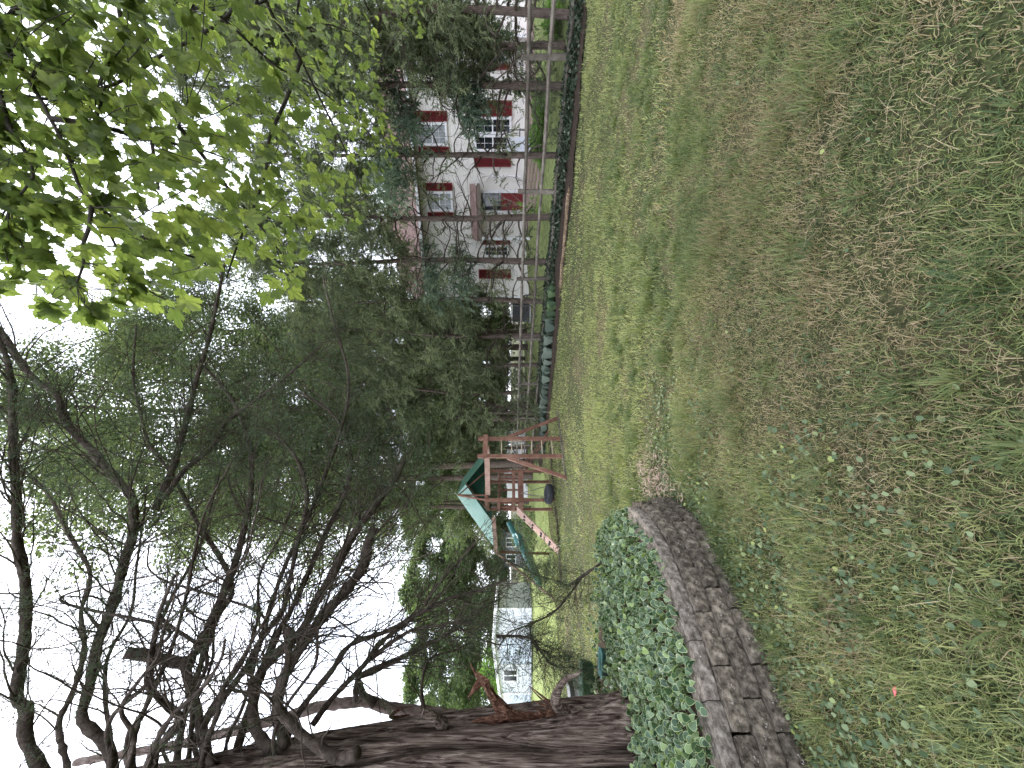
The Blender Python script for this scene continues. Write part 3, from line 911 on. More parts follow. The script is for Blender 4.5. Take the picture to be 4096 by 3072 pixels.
# brick patio in front of the house: courses of pavers
patio_mat = surf('pink_paver', [(0.3, (0.3, 0.21, 0.19)), (0.7, (0.44, 0.33, 0.3))], 4, rough=0.9, objvar=0.14, spec=0.1, coord='Object')
patio = empty('patio', (HO[0], HO[1], 0), math.atan2(HU[1], HU[0])); patio['kind'] = 'structure'
pv = np_mesh('paver', np.array([[a, b, c] for c in (0, 0.05) for b in (-0.145, 0.145) for a in (-0.295, 0.295)]) * np.array((1, 1, 1)), np.array([[0, 2, 3, 1], [4, 5, 7, 6], [0, 1, 5, 4], [2, 6, 7, 3], [0, 4, 6, 2], [1, 3, 7, 5]]), None, True)
pv.materials.append(patio_mat)
for i in range(21):
    for j in range(11):
        lx, ly = 0.3 + i * 0.6 + (0.3 if j % 2 else 0) - 0.2, -0.2 - j * 0.3
        w = HO + HU * lx + HN * ly
        if lx > 3.0 + 0.2 * j and lx < 12.5:
            o = link('paver', pv, patio); o.location = (lx, ly, float(ground_z(*w)) - 0.02)
tag(patio, 'rosy paved patio in front of the white house', 'patio')

# black garden chair with a white cloth on the patio
black_metal = plain('black_metal', (0.02, 0.02, 0.022), 0.4, 0.5, 0.4)
cloth_mat = plain('white_cloth', (0.72, 0.73, 0.8), 0.8, 0.2, var=0.06)
cp = P(2070, 545, 14.6); cz = float(ground_z(cp[0], cp[1])) + 0.03
chair = empty('patio_chair', (cp[0], cp[1], cz), -0.5)
tag(chair, 'black metal garden chair standing under the paired house windows', 'chair')
for sx in (-1, 1):
    for sy in (-1, 1):
        MB().tube(spline([(sx * 0.22, sy * 0.22, 0), (sx * 0.2, sy * 0.2, 0.25), (sx * 0.21, sy * 0.21, 0.45)], 0.1), 0.014, 6).build('leg', black_metal, chair)
MB().box((0, 0, 0.46), (0.47, 0.47, 0.03)).build('seat', black_metal, chair, True)
_m = MB()
for k in range(6):
    _m.tube([(-0.2 + k * 0.08, 0.22, 0.46), (-0.2 + k * 0.08, 0.28, 0.85)], 0.008, 5)
_m.tube(spline([(-0.23, 0.21, 0.46), (-0.22, 0.28, 0.86), (0, 0.3, 0.92), (0.22, 0.28, 0.86), (0.23, 0.21, 0.46)], 0.08), 0.014, 6)
_m.build('backrest', black_metal, chair)
_m.__init__()
nx, ny = 14, 18
uu, vv = np.meshgrid(np.linspace(-1, 1, nx), np.linspace(0, 1, ny))
cx_ = uu * (0.25 + 0.1 * vv); cy_ = -0.05 + 0.03 * np.sin(uu * 9) * vv + 0.14 * vv; cz_ = 0.95 - vv * 0.9 + 0.02 * np.cos(uu * 7)
ii = (np.arange(ny - 1)[:, None] * nx + np.arange(nx - 1)[None]).ravel()
cl = mesh_obj('towel', np.r_[np.stack([cx_, cy_, cz_], -1).reshape(-1, 3), np.stack([cx_, cy_ + 0.012, cz_], -1).reshape(-1, 3)], np.r_[np.stack([ii, ii + 1, ii + nx + 1, ii + nx], -1), np.stack([ii, ii + nx, ii + nx + 1, ii + 1], -1) + nx * ny], cloth_mat)
_cp = P(2070, 586, 14.5); cl.location = (_cp[0], _cp[1], cz); cl.rotation_euler = (0, 0, -0.45 + math.pi)
tag(cl, 'white cloth hung in front of the paired house windows', 'towel')

# air conditioner at the left corner of the house
ap = P(2105, 1250, 20.3); az_ = float(ground_z(ap[0], ap[1]))
ac = empty('air_conditioner', (ap[0], ap[1], az_), -0.35)
tag(ac, 'dark grey outdoor air conditioning unit beside the left house corner', 'air conditioner')
ac_mat = plain('ac_metal', (0.1, 0.105, 0.11), 0.5, 0.4, 0.3)
MB().box((0, 0, 0.5), (0.76, 0.76, 0.86)).build('core', plain('ac_core', (0.035, 0.037, 0.042), 0.7), ac, True)
for sx in (-1, 1):
    for sy in (-1, 1):
        MB().box((sx * 0.4, sy * 0.4, 0.5), (0.06, 0.06, 0.94)).build('corner_post', ac_mat, ac, True)
MB().box((0, 0, 0.98), (0.88, 0.88, 0.05)).build('top', white_mat, ac, True)
MB().box((0, 0, 0.03), (1.0, 1.0, 0.08)).build('pad', plain('concrete_pad', (0.4, 0.39, 0.37), 0.9), ac, True)
for k in range(16):
    MB().box((0, -0.405, 0.1 + k * 0.053), (0.74, 0.012, 0.016)).build('slat', ac_mat, ac, True)

# ================================================================== garden shed far left
def boards(parent, x0, x1, y, z0, z1, step, mat, name='clapboard'):
    mb = MB()
    mb.add([(x0, 0, 0), (x1, 0, 0), (x1, -0.03, 0), (x0, -0.03, 0), (x0, 0, step * 1.06), (x1, 0, step * 1.06), (x1, -0.004, step * 1.06), (x0, -0.004, step * 1.06)],
           np.array([[0, 1, 2, 3], [4, 7, 6, 5], [3, 2, 6, 7], [0, 4, 5, 1], [0, 3, 7, 4], [1, 5, 6, 2]]))
    me = np_mesh(name, np.vstack(mb.V), mb.F, None, True); me.materials.append(mat)
    for z in np.arange(z0, z1 - step * 0.5, step):
        link(name, me, parent).location = (0, y, z)
shed_white = plain('shed_white', (0.62, 0.64, 0.68), 0.6, var=0.06)
pale_blue = plain('pale_door', (0.58, 0.64, 0.74), 0.5, var=0.05)
sp = P(2127, 2600, 27.2)
shed = empty('garden_shed', (sp[0], sp[1], 0.02), 0.0)
tag(shed, 'long low white garden shed with pale double doors and one small window', 'shed')
SX0, SX1 = P(2127, 2775, 27.2)[0] - sp[0], P(2127, 2432, 27.2)[0] - sp[0]
MB().box(((SX0 + SX1) / 2, 1.8, 1.15), (SX1 - SX0 - 0.02, 3.5, 2.3)).build('wall', shed_white, shed, True)
boards(shed, SX0, SX1, 0.04, 0.0, 2.32, 0.23, shed_white)
MB().add([(SX0 - 0.7, -0.25, 2.25), (SX1 + 0.35, -0.25, 2.55), ((SX0 + SX1) / 2 + 0.6, -0.25, 2.82), (SX0 - 0.7, 3.9, 2.25), (SX1 + 0.35, 3.9, 2.55), ((SX0 + SX1) / 2 + 0.6, 3.9, 2.82),
          (SX0 - 0.7, -0.25, 2.1), (SX1 + 0.35, -0.25, 2.4), ((SX0 + SX1) / 2 + 0.6, -0.25, 2.62), (SX0 - 0.7, 3.9, 2.1), (SX1 + 0.35, 3.9, 2.4), ((SX0 + SX1) / 2 + 0.6, 3.9, 2.62)],
         [np.array([[0, 2, 5, 3], [2, 1, 4, 5], [6, 9, 11, 8], [8, 11, 10, 7], [0, 6, 8, 2], [2, 8, 7, 1], [3, 5, 11, 9], [5, 4, 10, 11], [0, 3, 9, 6], [1, 7, 10, 4]])]).build('roof', white_mat, shed, True)
MB().add([(SX0, 0.02, 2.2), (SX1, 0.02, 2.2), (SX1, 0.02, 2.45), ((SX0 + SX1) / 2 + 0.6, 0.02, 2.7), (SX0, 0.02, 2.2), (SX0, 3.4, 2.2), (SX1, 3.4, 2.2), (SX1, 3.4, 2.45), ((SX0 + SX1) / 2 + 0.6, 3.4, 2.7)], [np.array([[0, 1, 2, 3]]), np.array([[5, 8, 7, 6]])]).build('gable', shed_white, shed, True)
def sx(yi): return P(2100, yi, 27.2)[0] - sp[0]
for a, b in ((2605, 2556), (2654, 2606)):
    d_ = MB().box(((sx(a) + sx(b)) / 2, -0.02, 1.1), (abs(sx(b) - sx(a)), 0.05, 2.1)).build('door', pale_blue, shed, True)
    MB().box((sx(a) + 0.1 if a == 2605 else sx(b) - 0.1, -0.06, 1.1), (0.04, 0.04, 0.2)).build('handle', black_metal, d_, True)
    for zz in (0.25, 1.1, 1.95):
        MB().box((sx(b) - 0.08 if a == 2605 else sx(a) + 0.08, -0.055, zz), (0.2, 0.02, 0.06)).build('hinge', black_metal, d_, True)
for yi in (2548, 2660): MB().box((sx(yi), -0.012, 1.13), (0.13, 0.07, 2.25)).build('door_jamb', white_mat, shed, True)
wx0, wx1 = sx(2727), sx(2674)
ww = MB()
for zz in (1.0, 2.0): ww.box(((wx0 + wx1) / 2, -0.012, zz), (wx1 - wx0, 0.07, 0.1))
for xx in (wx0 + 0.05, wx1 - 0.05): ww.box((xx, -0.014, 1.5), (0.1, 0.07, 0.9))
ww.box(((wx0 + wx1) / 2, -0.016, 1.5), (0.08, 0.064, 0.9))
w_ = ww.build('window', white_mat, shed, True)
for xx in ((wx0 * 3 + wx1) / 4 + 0.02, (wx0 + wx1 * 3) / 4 - 0.02):
    MB().box((xx, 0.0, 1.5), ((wx1 - wx0) / 2 - 0.12, 0.03, 0.86)).build('pane', glass_mat, w_, True)
MB().box((SX0 + 0.03, -0.01, 1.15), (0.1, 0.08, 2.3)).build('corner_trim', white_mat, shed, True)
MB().box((SX1 - 0.03, -0.01, 1.15), (0.1, 0.08, 2.3)).build('corner_trim', white_mat, shed, True)
# white garage behind the shed
gp = P(2130, 2820, 28.5)
garage = empty('garage', (gp[0], gp[1], 0))
tag(garage, 'white garage end with a plain panel door left of the shed', 'garage')
MB().box((0, 1.5, 1.05), (2.6, 3.0, 2.1)).build('wall', white_mat, garage, True)
for k in range(4):
    MB().box((-0.05, -0.02, 0.26 + k * 0.47), (2.1, 0.06, 0.455)).build('door_panel', pale_blue, garage, True)
MB().add([(-1.45, -0.15, 2.1), (1.45, -0.15, 2.1), (1.45, 3.15, 2.1), (-1.45, 3.15, 2.1), (-1.45, 1.5, 2.5), (1.45, 1.5, 2.5)], [np.array([[0, 1, 5, 4], [2, 3, 4, 5], [0, 3, 2, 1]]), np.array([[0, 4, 3], [1, 2, 5]])]).build('roof', shingle_mat, garage, True)

# grey cottage beyond the slide
bp = P(2110, 2200, 40)
cot = empty('cottage', (bp[0], bp[1], 0))
tag(cot, 'small grey cottage with a white framed window far beyond the slide', 'house')
grey_wall = plain('grey_wall', (0.2, 0.2, 0.215), 0.8, 0.2)
MB().box((0, 2, 1.0), (3.6, 4, 2.0)).build('wall', grey_wall, cot, True)
MB().add([(-2.0, -0.3, 2.0), (2.0, -0.3, 2.0), (2.0, 4.3, 2.0), (-2.0, 4.3, 2.0), (-2.0, 2, 2.7), (2.0, 2, 2.7)], [np.array([[0, 1, 5, 4], [2, 3, 4, 5], [0, 3, 2, 1]]), np.array([[0, 4, 3], [1, 2, 5]])]).build('roof', plain('dark_roof', (0.07, 0.07, 0.075), 0.9), cot, True)
for xx in (0.8, -0.9):
    m_ = MB()
    for zz in (0.95, 1.95): m_.box((xx, -0.02, zz), (1.0, 0.06, 0.1))
    for q in (-0.45, 0, 0.45): m_.box((xx + q, -0.022, 1.45), (0.1, 0.06, 0.9))
    w_ = m_.build('window', white_mat, cot, True)
    for q in (-0.22, 0.22): MB().box((xx + q, -0.004, 1.45), (0.34, 0.03, 0.9)).build('pane', glass_mat, w_, True)

# white panel fence seen under the trees beyond the tower
wf0, wf1 = P(2060, 1990, 33), P(2060, 1715, 33)
wfence = empty('panel_fence', (wf0[0], wf0[1], 0))
tag(wfence, 'white board fence far behind the swing set, under the trees', 'fence')
_pm = np_mesh('board', np.array([[a, b, c] for c in (0, 1.75) for b in (-0.02, 0.02) for a in (0, 0.29)]), np.array([[0, 2, 3, 1], [4, 5, 7, 6], [0, 1, 5, 4], [2, 6, 7, 3], [0, 4, 6, 2], [1, 3, 7, 5]]), None, True); _pm.materials.append(white_mat)
n_ = int((wf1[0] - wf0[0]) / 0.3)
for k in range(n_):
    if k % 8 != 7:
        o = link('board', _pm, wfence); o.location = (k * 0.3, 0, float(ground_z(wf0[0] + k * 0.3, wf0[1])) + 0.03)
    else:
        MB().box((k * 0.3 + 0.15, 0, 0.95), (0.16, 0.16, 1.9)).build('post', white_mat, wfence, True)

# ================================================================== swing set
red_wood = surf('redwood', [(0.25, (0.085, 0.042, 0.029)), (0.5, (0.165, 0.083, 0.057)), (0.75, (0.26, 0.15, 0.11))], 3, (1, 1, 1), 0.8, bump=0.3, bscale=18, coord='World', objvar=0.16, spec=0.2, dist=0.8)
pink_wood = surf('faded_redwood', [(0.3, (0.24, 0.15, 0.115)), (0.7, (0.38, 0.26, 0.21))], 5, rough=0.85, coord='World', spec=0.15)
bare_wood = surf('bare_rung', [(0.3, (0.3, 0.24, 0.17)), (0.7, (0.45, 0.37, 0.27))], 8, rough=0.8, coord='World')
dark_green = surf('shaded_canvas', [(0.3, (0.006, 0.035, 0.02)), (0.7, (0.012, 0.06, 0.035))], 4, rough=0.7)  # canvas darkened in colour for the shade of the trees
teal_mat, _nt, _out = new_mat('lit_canvas')
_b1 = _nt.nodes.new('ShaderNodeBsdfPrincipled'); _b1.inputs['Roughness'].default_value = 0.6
_tcol = ramp(_nt, noise(_nt, 3, (1, 1, 1), 4), [(0.3, (0.5, 0.64, 0.61)), (0.7, (0.6, 0.72, 0.69))])  # canvas paled in colour for sky light shining through
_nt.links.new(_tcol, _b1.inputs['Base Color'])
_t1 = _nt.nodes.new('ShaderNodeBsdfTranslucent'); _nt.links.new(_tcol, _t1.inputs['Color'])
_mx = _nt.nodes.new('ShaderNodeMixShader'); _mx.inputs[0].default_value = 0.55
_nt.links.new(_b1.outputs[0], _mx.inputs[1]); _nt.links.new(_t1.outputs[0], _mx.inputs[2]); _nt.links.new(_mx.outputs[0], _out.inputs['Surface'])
slide_mat = plain('teal_plastic', (0.03, 0.16, 0.16), 0.35, 0.5, var=0.15)
rope_mat = plain('rope', (0.12, 0.11, 0.1), 0.9, 0.1)
rubber_mat = surf('tyre_rubber', [(0.3, (0.012, 0.013, 0.015)), (0.7, (0.035, 0.036, 0.04))], 12, rough=0.75, bump=0.3)

LA, LB = G(2246, 1755), G(2252, 1825)       # feet of the ladder
BA, BB = G(2236, 1671), G(2267, 1911)       # feet of its braces
ladder = empty('swing_set', tuple(LB))
tag(ladder, 'wooden play set with ladder, beam and raised tower on the lawn', 'play set')
TOPZ = 2.5
ldir = nrm((LA - LB) * np.array((1, 1, 0)))
lout = np.array((-ldir[1], ldir[0], 0))
for f in (LA, LB):
    wb(MB().beam(f - (0, 0, 0.08), f + (0, 0, TOPZ), 0.095, 0.095, up=lout), 'post', red_wood, ladder)
for k in range(6):
    z = 0.30 + k * 0.30
    wb(MB().tube([LA + (0, 0, z), LB + (0, 0, z)], 0.016, 8), 'rung', bare_wood, ladder, flat=False)
wb(MB().beam(BA + (0, 0, 0.0), LA + (0, 0, 1.62) + ldir * 0.05, 0.10, 0.045, up=lout), 'brace', red_wood, ladder)
wb(MB().beam(BB + (0, 0, 0.0), LB + (0, 0, 1.62) - ldir * 0.05, 0.10, 0.045, up=lout), 'brace', red_wood, ladder)
wb(MB().beam(BA + ldir * 0.25 + (0, 0, 0.02), BB - ldir * 0.2 + (0, 0, 0.02), 0.05, 0.05), 'ground_bar', gray_wood, ladder)
BT = (LA + LB) / 2 + np.array((0, 0, 2.26))
wb(MB().beam(LA + (0, 0, 2.28) + ldir * 0.1 - lout * 0.07, LB + (0, 0, 2.28) - ldir * 0.1 - lout * 0.07, 0.045, 0.14), 'crossbar', red_wood, ladder)
TE = P(1952, 1976, 13.3)
wb(MB().beam(BT + lout * 0.0 + (0, 0, -0.02), TE + (0, 0, 0.0), 0.1, 0.16), 'swing_beam', pink_wood, ladder)
# tower
TC = np.array((-3.85, 13.95, 0.0)); ta = math.atan2(ldir[1], ldir[0])
tx, ty = np.array((math.cos(ta), math.sin(ta), 0)), np.array((-math.sin(ta), math.cos(ta), 0))
HW = 0.52
corners = [TC + tx * a * HW + ty * b * HW for a, b in ((-1, -1), (1, -1), (1, 1), (-1, 1))]
for c in corners:
    wb(MB().beam(c - (0, 0, 0.05), c + (0, 0, 2.42), 0.09, 0.09, up=ty), 'tower_post', red_wood, ladder)
for z, hh in ((1.16, 0.16), (1.42, 0.1), (1.95, 0.09), (2.36, 0.12)):
    for q in range(4):
        a, b = corners[q], corners[(q + 1) % 4]
        if z == 1.95 and q in (0,): continue
        n = nrm(np.cross(b - a, (0, 0, 1)))
        wb(MB().beam(a + (0, 0, z) + n * 0.055, b + (0, 0, z) + n * 0.055, 0.035, hh), 'rail', red_wood, ladder)
for k in range(9):
    a = TC + tx * (-HW + 0.07 + k * 0.138) + (0, 0, 1.24)
    wb(MB().beam(a - ty * HW, a + ty * HW, 0.125, 0.03), 'deck_board', red_wood, ladder)
for q in (1, 2, 3):
    a, b = corners[q], corners[(q + 1) % 4]
    for f in (0.3, 0.7):
        c = a + (b - a) * f
        wb(MB().beam(c + (0, 0, 1.2), c + (0, 0, 1.95), 0.07, 0.03, up=ty), 'baluster', red_wood, ladder)
# tent roof: tree shade painted into the right slope, sky light into the left
RP = P(1836, 1956, 14.0); ridge_dir = np.array((0.12, 1.0, 0)) ; ridge_dir = nrm(ridge_dir)
RE, LE = P(1934, 1826, 13.6), P(1968, 2150, 13.4)
r0, r1 = RP - ridge_dir * 0.55, RP + ridge_dir * 0.9
def canvas(a, b, c, d, mat, name):
    n = 8; g = []
    for i in range(n):
        for j in range(n):
            u, v = i / (n - 1), j / (n - 1)
            p = (a * (1 - u) + b * u) * (1 - v) + (d * (1 - u) + c * u) * v
            g.append(p + np.array((0, 0, -0.10 * math.sin(math.pi * v) * math.sin(math.pi * u) - 0.05 * v * v)))
    g = np.array(g); ii = (np.arange(n - 1)[:, None] * n + np.arange(n - 1)[None]).ravel()
    F = np.stack([ii, ii + 1, ii + n + 1, ii + n], -1)
    mb = MB(); mb.add(g, F); mb.add(g - (0, 0, 0.006), F[:, ::-1])
    return wb(mb, name, mat, ladder, flat=False)
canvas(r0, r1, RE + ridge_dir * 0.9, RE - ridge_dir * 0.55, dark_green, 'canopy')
canvas(r1, r0, LE - ridge_dir * 0.5, LE + ridge_dir * 0.95, teal_mat, 'canopy')['label'] = 'left canopy slope painted light teal for sky light coming through'
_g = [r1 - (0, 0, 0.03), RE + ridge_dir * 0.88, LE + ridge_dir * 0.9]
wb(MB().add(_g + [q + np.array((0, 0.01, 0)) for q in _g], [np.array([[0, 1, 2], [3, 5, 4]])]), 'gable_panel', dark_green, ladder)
for p in (r0, r1):
    b0 = np.array((p[0], p[1], 2.35))
    wb(MB().beam(b0, p - (0, 0, 0.02), 0.06, 0.04), 'king_post', red_wood, ladder)
for q in range(4):
    a = corners[q] + (0, 0, 2.4)
    e = (r0 if q in (0, 1) else r1) - np.array((0, 0, 0.05))
    wb(MB().beam(a, e, 0.06, 0.035), 'rafter', red_wood, ladder)
# climbing board with holds, slanting to the left
c0, c1 = P(2068, 2040, 13.0), G(2236, 2205)
side = nrm(np.cross(c1 - c0, (0, 0, 1))) * 0.16
for k in range(4):
    o_ = side * (k - 1.5) * 1.0
    wb(MB().beam(c0 + o_, c1 + o_, 0.152, 0.035), 'climbing_board', pink_wood, ladder)
for f in (0.2, 0.4, 0.6, 0.8):
    for sgn in (-1.2, 0.9):
        p = c0 + (c1 - c0) * f + side * sgn * (1 - 0.4 * f) + nrm(np.cross(side, c1 - c0)) * 0.03 * (1 if np.cross(side, c1 - c0)[2] > 0 else -1)
        wb(MB().tube([p - (0, 0, 0.02), p + (0, 0, 0.02), p + (0, 0, 0.04)], [0.05, 0.045, 0.02], 7), 'climbing_hold', black_metal, ladder, flat=False)
# teal slide: a trough with side rims
s0, s1, s2, s3 = P(2040, 2085, 14.6), P(2068, 2140, 14.4), P(2105, 2195, 14.2), G(2165, 2330, 0.15)
sl = spline([s0, s1, s2, s3], 0.12)
prof = [(-0.27, 0.14), (-0.23, 0.15), (-0.2, 0.02), (0, 0.0), (0.2, 0.02), (0.23, 0.15), (0.27, 0.14), (0.2, -0.03), (0, -0.03), (-0.2, -0.03)]
V = []
for i in range(len(sl)):
    t_ = nrm(sl[min(i + 1, len(sl) - 1)] - sl[max(i - 1, 0)]); a_ = nrm(np.cross(t_, (0, 0, 1))); b_ = np.cross(a_, t_)
    V += [sl[i] + a_ * u + b_ * v for u, v in prof]
k_ = len(prof); i_ = np.arange(len(sl) - 1)[:, None] * k_; j_ = np.arange(k_)[None]
mb = MB(); mb.add(V, np.stack([i_ + j_, i_ + (j_ + 1) % k_, i_ + k_ + (j_ + 1) % k_, i_ + k_ + j_], -1).reshape(-1, 4))
wb(mb, 'slide', slide_mat, ladder, flat=False)
# second beam and legs left of the tower
e0, e1 = P(1974, 2070, 13.6), P(1984, 2210, 12.9)
wb(MB().beam(e0, e1, 0.09, 0.14), 'swing_beam', pink_wood, ladder)
wb(MB().beam(e1, G(2222, 2400), 0.09, 0.05), 'brace', pink_wood, ladder)
wb(MB().beam(e1 + (0, 0.05, 0), G(2196, 2215), 0.09, 0.05), 'brace', red_wood, ladder)
# ramp ladder behind
for q in (0.0, 0.5):
    wb(MB().beam(TC + tx * (0.62 - q * 0.2) - ty * 0.2 + (0, 0, 1.2) + ty * q, TC + tx * 2.3 - ty * 0.2 + (0, 0, 0.05) + ty * q, 0.09, 0.045), 'ramp_rail', red_wood, ladder)
for k in range(4):
    f = 0.2 + k * 0.2
    c = TC + tx * (0.6 + 1.7 * f) - ty * 0.2 + np.array((0, 0, 1.2 - 1.15 * f))
    wb(MB().beam(c, c + ty * 0.5, 0.07, 0.03), 'ramp_rung', red_wood, ladder)

# tyre swing
tp = P(2195, 1976, 12.9)
tyre = empty('tyre_swing', tuple(tp))
tag(tyre, 'black tyre swing hanging flat just above the grass', 'tyre swing')
R_, r_ = 0.235, 0.095
u_ = np.linspace(0, 2 * math.pi, 36, endpoint=False); v_ = np.linspace(0, 2 * math.pi, 14, endpoint=False)
sq = lambda c, p: np.sign(c) * np.abs(c) ** p
V = np.array([[(R_ + r_ * sq(np.cos(b), 0.6)) * np.cos(a), (R_ + r_ * sq(np.cos(b), 0.6)) * np.sin(a), 0.105 * sq(np.sin(b), 0.6) * (1 if np.cos(b) > -0.5 else 0.75)] for a in u_ for b in v_])
a_, b_ = np.meshgrid(np.arange(36), np.arange(14), indexing='ij')
F = np.stack([a_ * 14 + b_, ((a_ + 1) % 36) * 14 + b_, ((a_ + 1) % 36) * 14 + (b_ + 1) % 14, a_ * 14 + (b_ + 1) % 14], -1).reshape(-1, 4)
o = mesh_obj('tyre', V, F, rubber_mat, tyre); o.rotation_euler = (0.12, 0.1, 0)
for k in range(3):
    a = k * 2.1 + 0.4
    MB().tube([(0.24 * math.cos(a), 0.24 * math.sin(a), 0.1), (0.0, 0.1, 0.92)], 0.011, 6).build('rope', rope_mat, tyre)

# ================================================================== hostas along the fence
hosta_blue = leafy('hosta_blue', [(0, (0.022, 0.033, 0.024)), (0.5, (0.055, 0.075, 0.056)), (1, (0.12, 0.145, 0.112))], 0.15, rough=0.6, spec=0.15)
hosta_green = leafy('hosta_green', [(0, (0.014, 0.032, 0.014)), (0.6, (0.04, 0.07, 0.03)), (1, (0.09, 0.135, 0.055))], 0.2, rough=0.5, spec=0.2)
HV, HF, _r = leaf_shape([(0, 0.02), (0.08, 0.26), (0.3, 0.42), (0.6, 0.36), (0.85, 0.16), (1.0, 0.0)], 0.55, 0.35, 0.5)
def hosta_meshes(mat):
    out_ = []
    for q in range(4):
        me = np_mesh('leaf', HV * np.array((1, 1 + 0.1 * q, 1 + 0.3 * q)), HF, np.full(len(HV), (q + 0.5) / 4)); me.materials.append(mat); out_.append(me)
    return out_
HB, HGm = hosta_meshes(hosta_blue), hosta_meshes(hosta_green)
_hl = ['bright green leafy plant at the right end of the row below the fence', 'green hosta second from the right in the row below the fence', 'large blue-grey hosta right of the fourth fence post', 'blue-grey hosta just below the fourth fence post',
       'blue-grey hosta left of the fourth fence post', 'blue-grey hosta in the middle of the row below the fence', 'blue-grey hosta right of the fifth fence post', 'blue-grey hosta left of the fifth fence post',
       'shaded hosta between the fifth post and the swing set brace', 'dark hosta behind the right leg of the ladder', 'dark hosta seen between the ladder posts', 'small hosta at the dark left end of the row']
stem_mat = plain('green_stem', (0.07, 0.1, 0.05), 0.6)
for k, (xi, yi, sc) in enumerate(((2212, 1175, 0.85), (2212, 1235, 0.9), (2206, 1295, 1.1), (2200, 1350, 1.05), (2196, 1405, 1.15), (2192, 1455, 1.0), (2188, 1500, 1.1), (2184, 1550, 1.0), (2180, 1605, 1.05), (2176, 1660, 1.0), (2176, 1725, 1.05), (2172, 1790, 0.9))):
    p = G(xi + 10, yi); p[2] = float(ground_z(p[0], p[1]))
    h = empty('hosta', tuple(p))
    tag(h, _hl[k], 'plant', 'hostas along the fence')
    MS = HGm if k < 2 else HB
    st = MB()
    for q in range(15):
        a = q * 2.4 + random.uniform(-0.3, 0.3); ring_ = q / 15
        el = 1.25 - 1.05 * ring_ + random.uniform(-0.1, 0.1)
        L = (0.2 + 0.2 * ring_) * sc * random.uniform(0.9, 1.1)
        tip = np.array((math.cos(a) * math.cos(el) * L, math.sin(a) * math.cos(el) * L, math.sin(el) * L * 0.9 + 0.1))
        st.tube([(0, 0, 0), tip * 0.55 + (0, 0, 0.06), tip], [0.008, 0.006, 0.005], 4, cap=False)
        o = link('leaf', random.choice(MS), h)
        X = np.array([[math.cos(a), math.sin(a), -0.35 - 0.6 * ring_ + random.uniform(-0.35, 0.2)]])
        M_ = np.eye(4); M_[:3, :3] = frames(X, np.array([random.uniform(-0.3, 0.3)]))[0] * 0.3 * sc * random.uniform(0.8, 1.2); M_[:3, 3] = tip
        o.matrix_local = Matrix(M_.tolist())
    st.build('stem', stem_mat, h, kind='stuff')

# ================================================================== rotten timbers along the bed
log_mat = surf('rotten_log', [(0.3, (0.03, 0.02, 0.013)), (0.5, (0.14, 0.1, 0.065)), (0.7, (0.3, 0.225, 0.155))], 14, rough=0.95, bump=0.7, bscale=22, coord='World', spec=0.05, dist=1.2)
for k, (a, b, lab) in enumerate((((2286, 752), (2262, 1000), 'long split rotten log edging the bed below the second fence post'), ((2266, 985), (2248, 1152), 'short rotten log edging the bed, left end near the green hostas'))):
    A, B = G(*a), G(*b); base = (A + B) / 2
    lg = empty('log', tuple(base)); tag(lg, lab, 'log', 'rotten logs along the bed')
    L = spline([A, A + (B - A) * 0.33 + (0.03, 0.03, 0), A + (B - A) * 0.66 + (-0.03, 0, 0), B], 0.1)
    mb = MB()
    n_ = len(L); rr = 0.062 * (0.75 + 0.5 * fbm(np.arange(n_) * 0.35, k * 3.0 + np.zeros(n_)))
    rr[0] *= 0.5; rr[-1] *= 0.4
    mb.tube(L + np.array((0, 0, 0.045)), rr, 9)
    wb(mb, 'trunk', log_mat, lg)
    for q in range(7):
        f = random.random(); p = A + (B - A) * f + np.array((random.uniform(-0.08, 0.08), random.uniform(-0.1, 0.05), 0.07))
        d = nrm(B - A) * random.uniform(0.15, 0.4)
        wb(MB().beam(p, p + d + (0, 0, random.uniform(-0.04, 0.03)), 0.03, 0.012, taper=0.3), 'splinter', log_mat, lg)

# ================================================================== planters and bin beside the trunk
green_plastic = plain('green_plastic', (0.025, 0.1, 0.05), 0.4, 0.5, var=0.2)
teal_plastic = plain('teal_planter_plastic', (0.09, 0.22, 0.19), 0.4, 0.5, var=0.15)
def trough(name, xi, y0, y1, d, h, dep, mat, label, droop=0.0):
    a, b = P(xi, y1, d), P(xi, y0, d)
    base = (a + b) / 2 - np.array((0, 0, h)); L = b[0] - a[0]
    e = empty(name, tuple(base)); tag(e, label, 'planter')
    mb = MB(); n = 24; prof = []
    for q in range(n):
        an = q / n * 2 * math.pi
        prof.append((sq(np.cos(an), 0.35) * L / 2, sq(np.sin(an), 0.5) * dep / 2))
    rings = [(0.86, 0.0), (0.93, h * 0.8), (0.97, h * 0.8), (1.0, h * 0.84), (1.0, h), (0.96, h), (0.9, h * 0.82), (0.84, 0.03)]
    V = [(x * s, y * s, z) for s, z in rings for x, y in prof]
    i = np.arange(len(rings) - 1)[:, None] * n; j = np.arange(n)[None]
    mb.add(V, [np.stack([i + j, i + (j + 1) % n, i + n + (j + 1) % n, i + n + j], -1).reshape(-1, 4), np.arange(n)[None, ::-1].copy()])
    mb.build('pot', mat, e)
    MB().add([(x * 0.9, y * 0.9, h * 0.78) for x, y in prof], np.arange(n)[None]).build('soil', soil_mat, e)
    return e
trough('planter', 2321, 2640, 2812, 4.9, 0.16, 0.14, green_plastic, 'dark green plastic trough planter standing beside the big trunk')
trough('planter', 2398, 2596, 2706, 4.45, 0.12, 0.14, teal_plastic, 'pale teal trough planter half sunk in the ivy')
bn = P(2310, 2812, 6.5)
bin_ = empty('storage_box', (bn[0], bn[1], 0.02), 0.25)
tag(bin_, 'grey box with a black lid behind the torn trunk', 'box')
